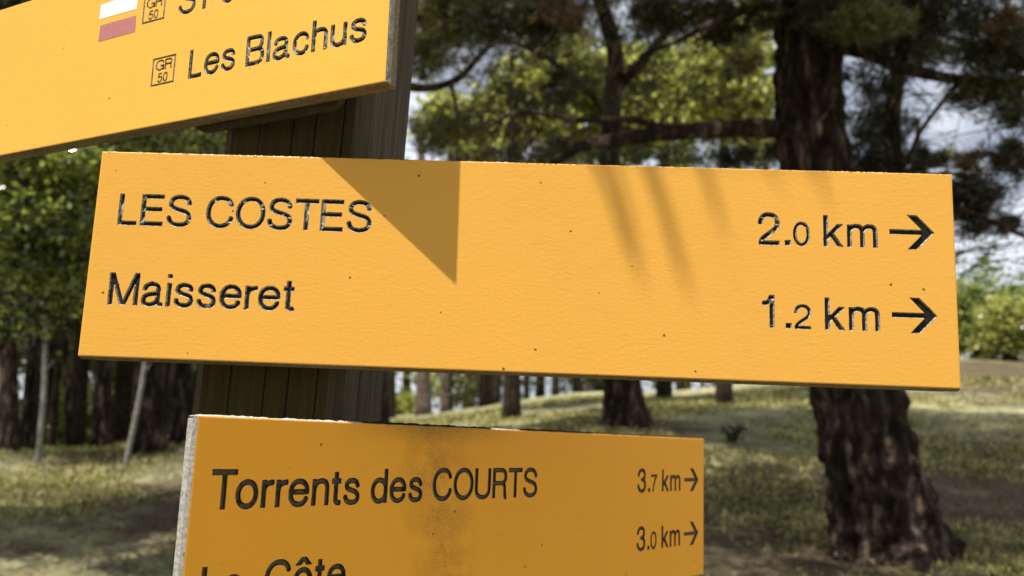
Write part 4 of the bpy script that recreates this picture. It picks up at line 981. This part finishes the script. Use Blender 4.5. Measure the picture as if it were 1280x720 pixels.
# --- rows of the wood, copied from three grown pines
def wood_rows():
    protos = []
    for s, mt_ in ((1, F_PINE), (2, F_OLIVE), (3, F_PINE)):
        R = random.Random(300+s); bl = []
        for q in range(13):
            zz = 2.2+q*.62; w = 2.1*(1-((zz-4.5)/7)**2*.8)
            for _ in range(3):
                th = R.uniform(0, 6.28); rr = R.uniform(.2, .8)*w
                bl.append(((math.cos(th)*rr, math.sin(th)*rr, zz+R.uniform(-.3, .3)), (w*.34, w*.34, .30), 105))
        cm = quads_mesh('crown', leaves(bl, 'needle_far', 300+s)); cm.materials.append(mt_)
        tm = tube_mesh('trunk', curve_pts([(0, 0, -.2), (.05*s, 0, 3), (-.04*s, .05, 6.5), (0, 0, 10.2)], 4), list(np.linspace(.21, .05, 13)), 10, .07, s); tm.materials.append(BARK_FAR)
        protos.append((tm, cm))
    rows = [(-75, 16, 1.1), (60, 19, 1.0), (112, 17.5, .9), (165, 19.5, 1.1), (212, 17, 1.0), (255, 21, 1.1), (20, 24, 1.2), (140, 26, 1.2), (250, 34, 1.2), (150, 36, 1.2), (50, 34, 1.2), (-20, 20, 1.1), (240, 28, 1.2), (90, 29, 1.3), (190, 31, 1.3), (330, 40, 1.3), (-100, 26, 1.2), (430, 44, 1.3),
            (480, 38, 1.2), (590, 42, 1.3), (515, 46, 1.3), (680, 44, 1.3), (770, 38, 1.2), (860, 44, 1.3), (930, 36, 1.2), (1010, 40, 1.3), (1100, 42, 1.3), (625, 36, 1.0), (1160, 36, .8)]
    LABS = ['shadowy pine cut off by the left edge below the upper sign', 'shadowy pine behind the upright bleached stem', 'shadowy pine behind the straight dark trunk at left', 'shadowy pine behind the slanting bleached stem',
            'shadowy pine behind the thick left pine', 'shadowy pine just left of the post', 'far pine at the very left behind the leaning trunk', 'far pine showing between the two bleached stems', 'remote pine between thick left pine and post', 'remote pine behind the slanting bleached stem',
            'remote pine behind the upright bleached stem', 'far pine at the left edge behind the glossy leaves', 'farther pine between thick left pine and post', 'farthest pine behind the upright bleached stem', 'farthest pine behind the thick left pine', 'farthest pine behind the post',
            'far pine outside the left edge', 'far pine at the right edge of the post', 'last-row pine touching the right side of the post', 'last-row pine right of the pinkish trunks', 'last-row pine between post and pinkish trunks', 'last-row pine in the pale gap left of the forked pine',
            'last-row pine behind the forked pine', 'last-row pine right of the forked pine', 'last-row pine left of the big pine', 'last-row pine behind the big pine', 'last-row pine right of the big pine', 'last-row pine behind the dark far trunk under the sign', 'last-row pine behind the right end of the middle sign']
    for i, (px, Dq, sc) in enumerate(rows):
        tm, cm = protos[i % 3]; X = (px-640)/FPX*Dq
        o = bpy.data.objects.new('pine_tree', None); C.objects.link(o); o.location = (X, Dq, gz(X, Dq)); o.rotation_euler = (0, 0, i*1.37); o.scale = (sc, sc, sc)
        lab = LABS[i]; o['label'] = lab; o['category'] = 'tree'; o['group'] = GRP
        link('trunk', tm, (), o); link('crown', cm, (), o)
    # unseen pines added round the viewer to shade the scene from sides and behind
    for i, (X, Yq, sc) in enumerate([(-3.8, -7.6, 1.0), (.4, -7.2, .85), (-9.5, 3.0, .95), (-7, -.8, .85), (-5.6, -5.0, .9), (-1.8, -6.2, .8), (-11, 1.0, 1.1), (-6.6, -9.5, 1.2), (-9.5, -5, 1.2), (11, 9.0, 1.2)]):
        tm, cm = protos[i % 3]
        o = bpy.data.objects.new('pine_tree', None); C.objects.link(o); o.location = (X, Yq, gz(X, Yq)); o.rotation_euler = (0, 0, i*2.1); o.scale = (sc, sc, sc)
        o['label'] = ('unseen pine behind the viewer to the left', 'unseen pine straight behind the viewer', 'unseen pine outside the frame beyond the left edge', 'unseen pine at the left of the viewer outside the frame', 'unseen pine far to the left behind the viewer', 'unseen pine nearly straight behind the viewer, leftward', 'unseen pine far out beyond the left edge', 'unseen large pine farthest behind the viewer', 'unseen large pine farther behind on the left', 'unseen large pine beyond the right edge of the frame')[i]; o['category'] = 'tree'; o['group'] = 'unseen pines added to shade the scene'
        link('trunk', tm, (), o); link('crown', cm, (), o)
wood_rows()

# --- grass and litter on the slope
def make_grass():
    n = 90000; R = np.random.RandomState(77)
    D = 2.2+R.rand(n)**1.25*17; a = R.uniform(-.68, .68, n); X = a*D; Yv = D
    pt_ = np.array([noise.noise(Vector((x*.55, y*.55, 1.7)))+.5*noise.noise(Vector((x*2.1, y*2.1, 8))) for x, y in zip(X, Yv)])
    k_ = pt_+R.normal(size=n)*.20 > -.02; X = X[k_]; Yv = Yv[k_]; D = D[k_]; n = len(D)
    Z = ghv(X, Yv)
    base = np.stack([X, Yv, Z+.0], 1)
    k = 3; base = np.repeat(base, k, 0)+np.concatenate([R.normal(size=(n*k, 2))*.035, np.zeros((n*k, 1))], 1)
    sc = .6+np.repeat(D, k)*.10
    d = R.normal(size=(n*k, 3))*.75; d[:, 2] = abs(d[:, 2])*.6+.35; d /= np.linalg.norm(d, axis=1)[:, None]
    hgt = (.025+.045*R.rand(n*k))*sc; wd = .006*sc
    s = np.cross(d, R.normal(size=d.shape)); s /= np.linalg.norm(s, axis=1)[:, None]; s *= wd[:, None]
    base[:, 2] -= .02
    tip = base+d*hgt[:, None]; mid = base+d*hgt[:, None]*.5
    Q = np.stack([base, mid+s, tip, mid-s], 1)
    me = quads_mesh('grass', Q); o = link('grass', me, [GRASS]); o['kind'] = 'stuff'; o['label'] = 'dry and green grass over the dappled slope'; o['category'] = 'grass'
make_grass()
def litter():
    n = 42000; R = np.random.RandomState(78); D = 3+R.rand(n)**1.2*16; a = R.uniform(-.68, .68, n)
    cl = np.array([noise.noise(Vector((a_*d_*.8, d_*.8, 3.3))) for a_, d_ in zip(a, D)]); k = cl+R.normal(size=n)*.2 > -.1; D = D[k]; a = a[k]; n = len(D)
    P = np.stack([a*D, D, ghv(a*D, D)+.012+.02*R.rand(n)], 1); d = R.normal(size=(n, 3)); d[:, 2] *= .3; d /= np.linalg.norm(d, axis=1)[:, None]
    s = np.cross(d, [0, 0, 1.]); ln = (.02+.05*R.rand(n, 1)); w = .008+.012*R.rand(n, 1)
    me = quads_mesh('leaf_litter', np.stack([P, P+d*ln*.5+s*w, P+d*ln, P+d*ln*.5-s*w], 1)); o = link('leaf_litter', me, [F_BROWN]); o['kind'] = 'stuff'; o['label'] = 'brown fallen needles and bark scraps among the grass'; o['category'] = 'leaf litter'
litter()
# --- fallen dead twigs and cones on the grass
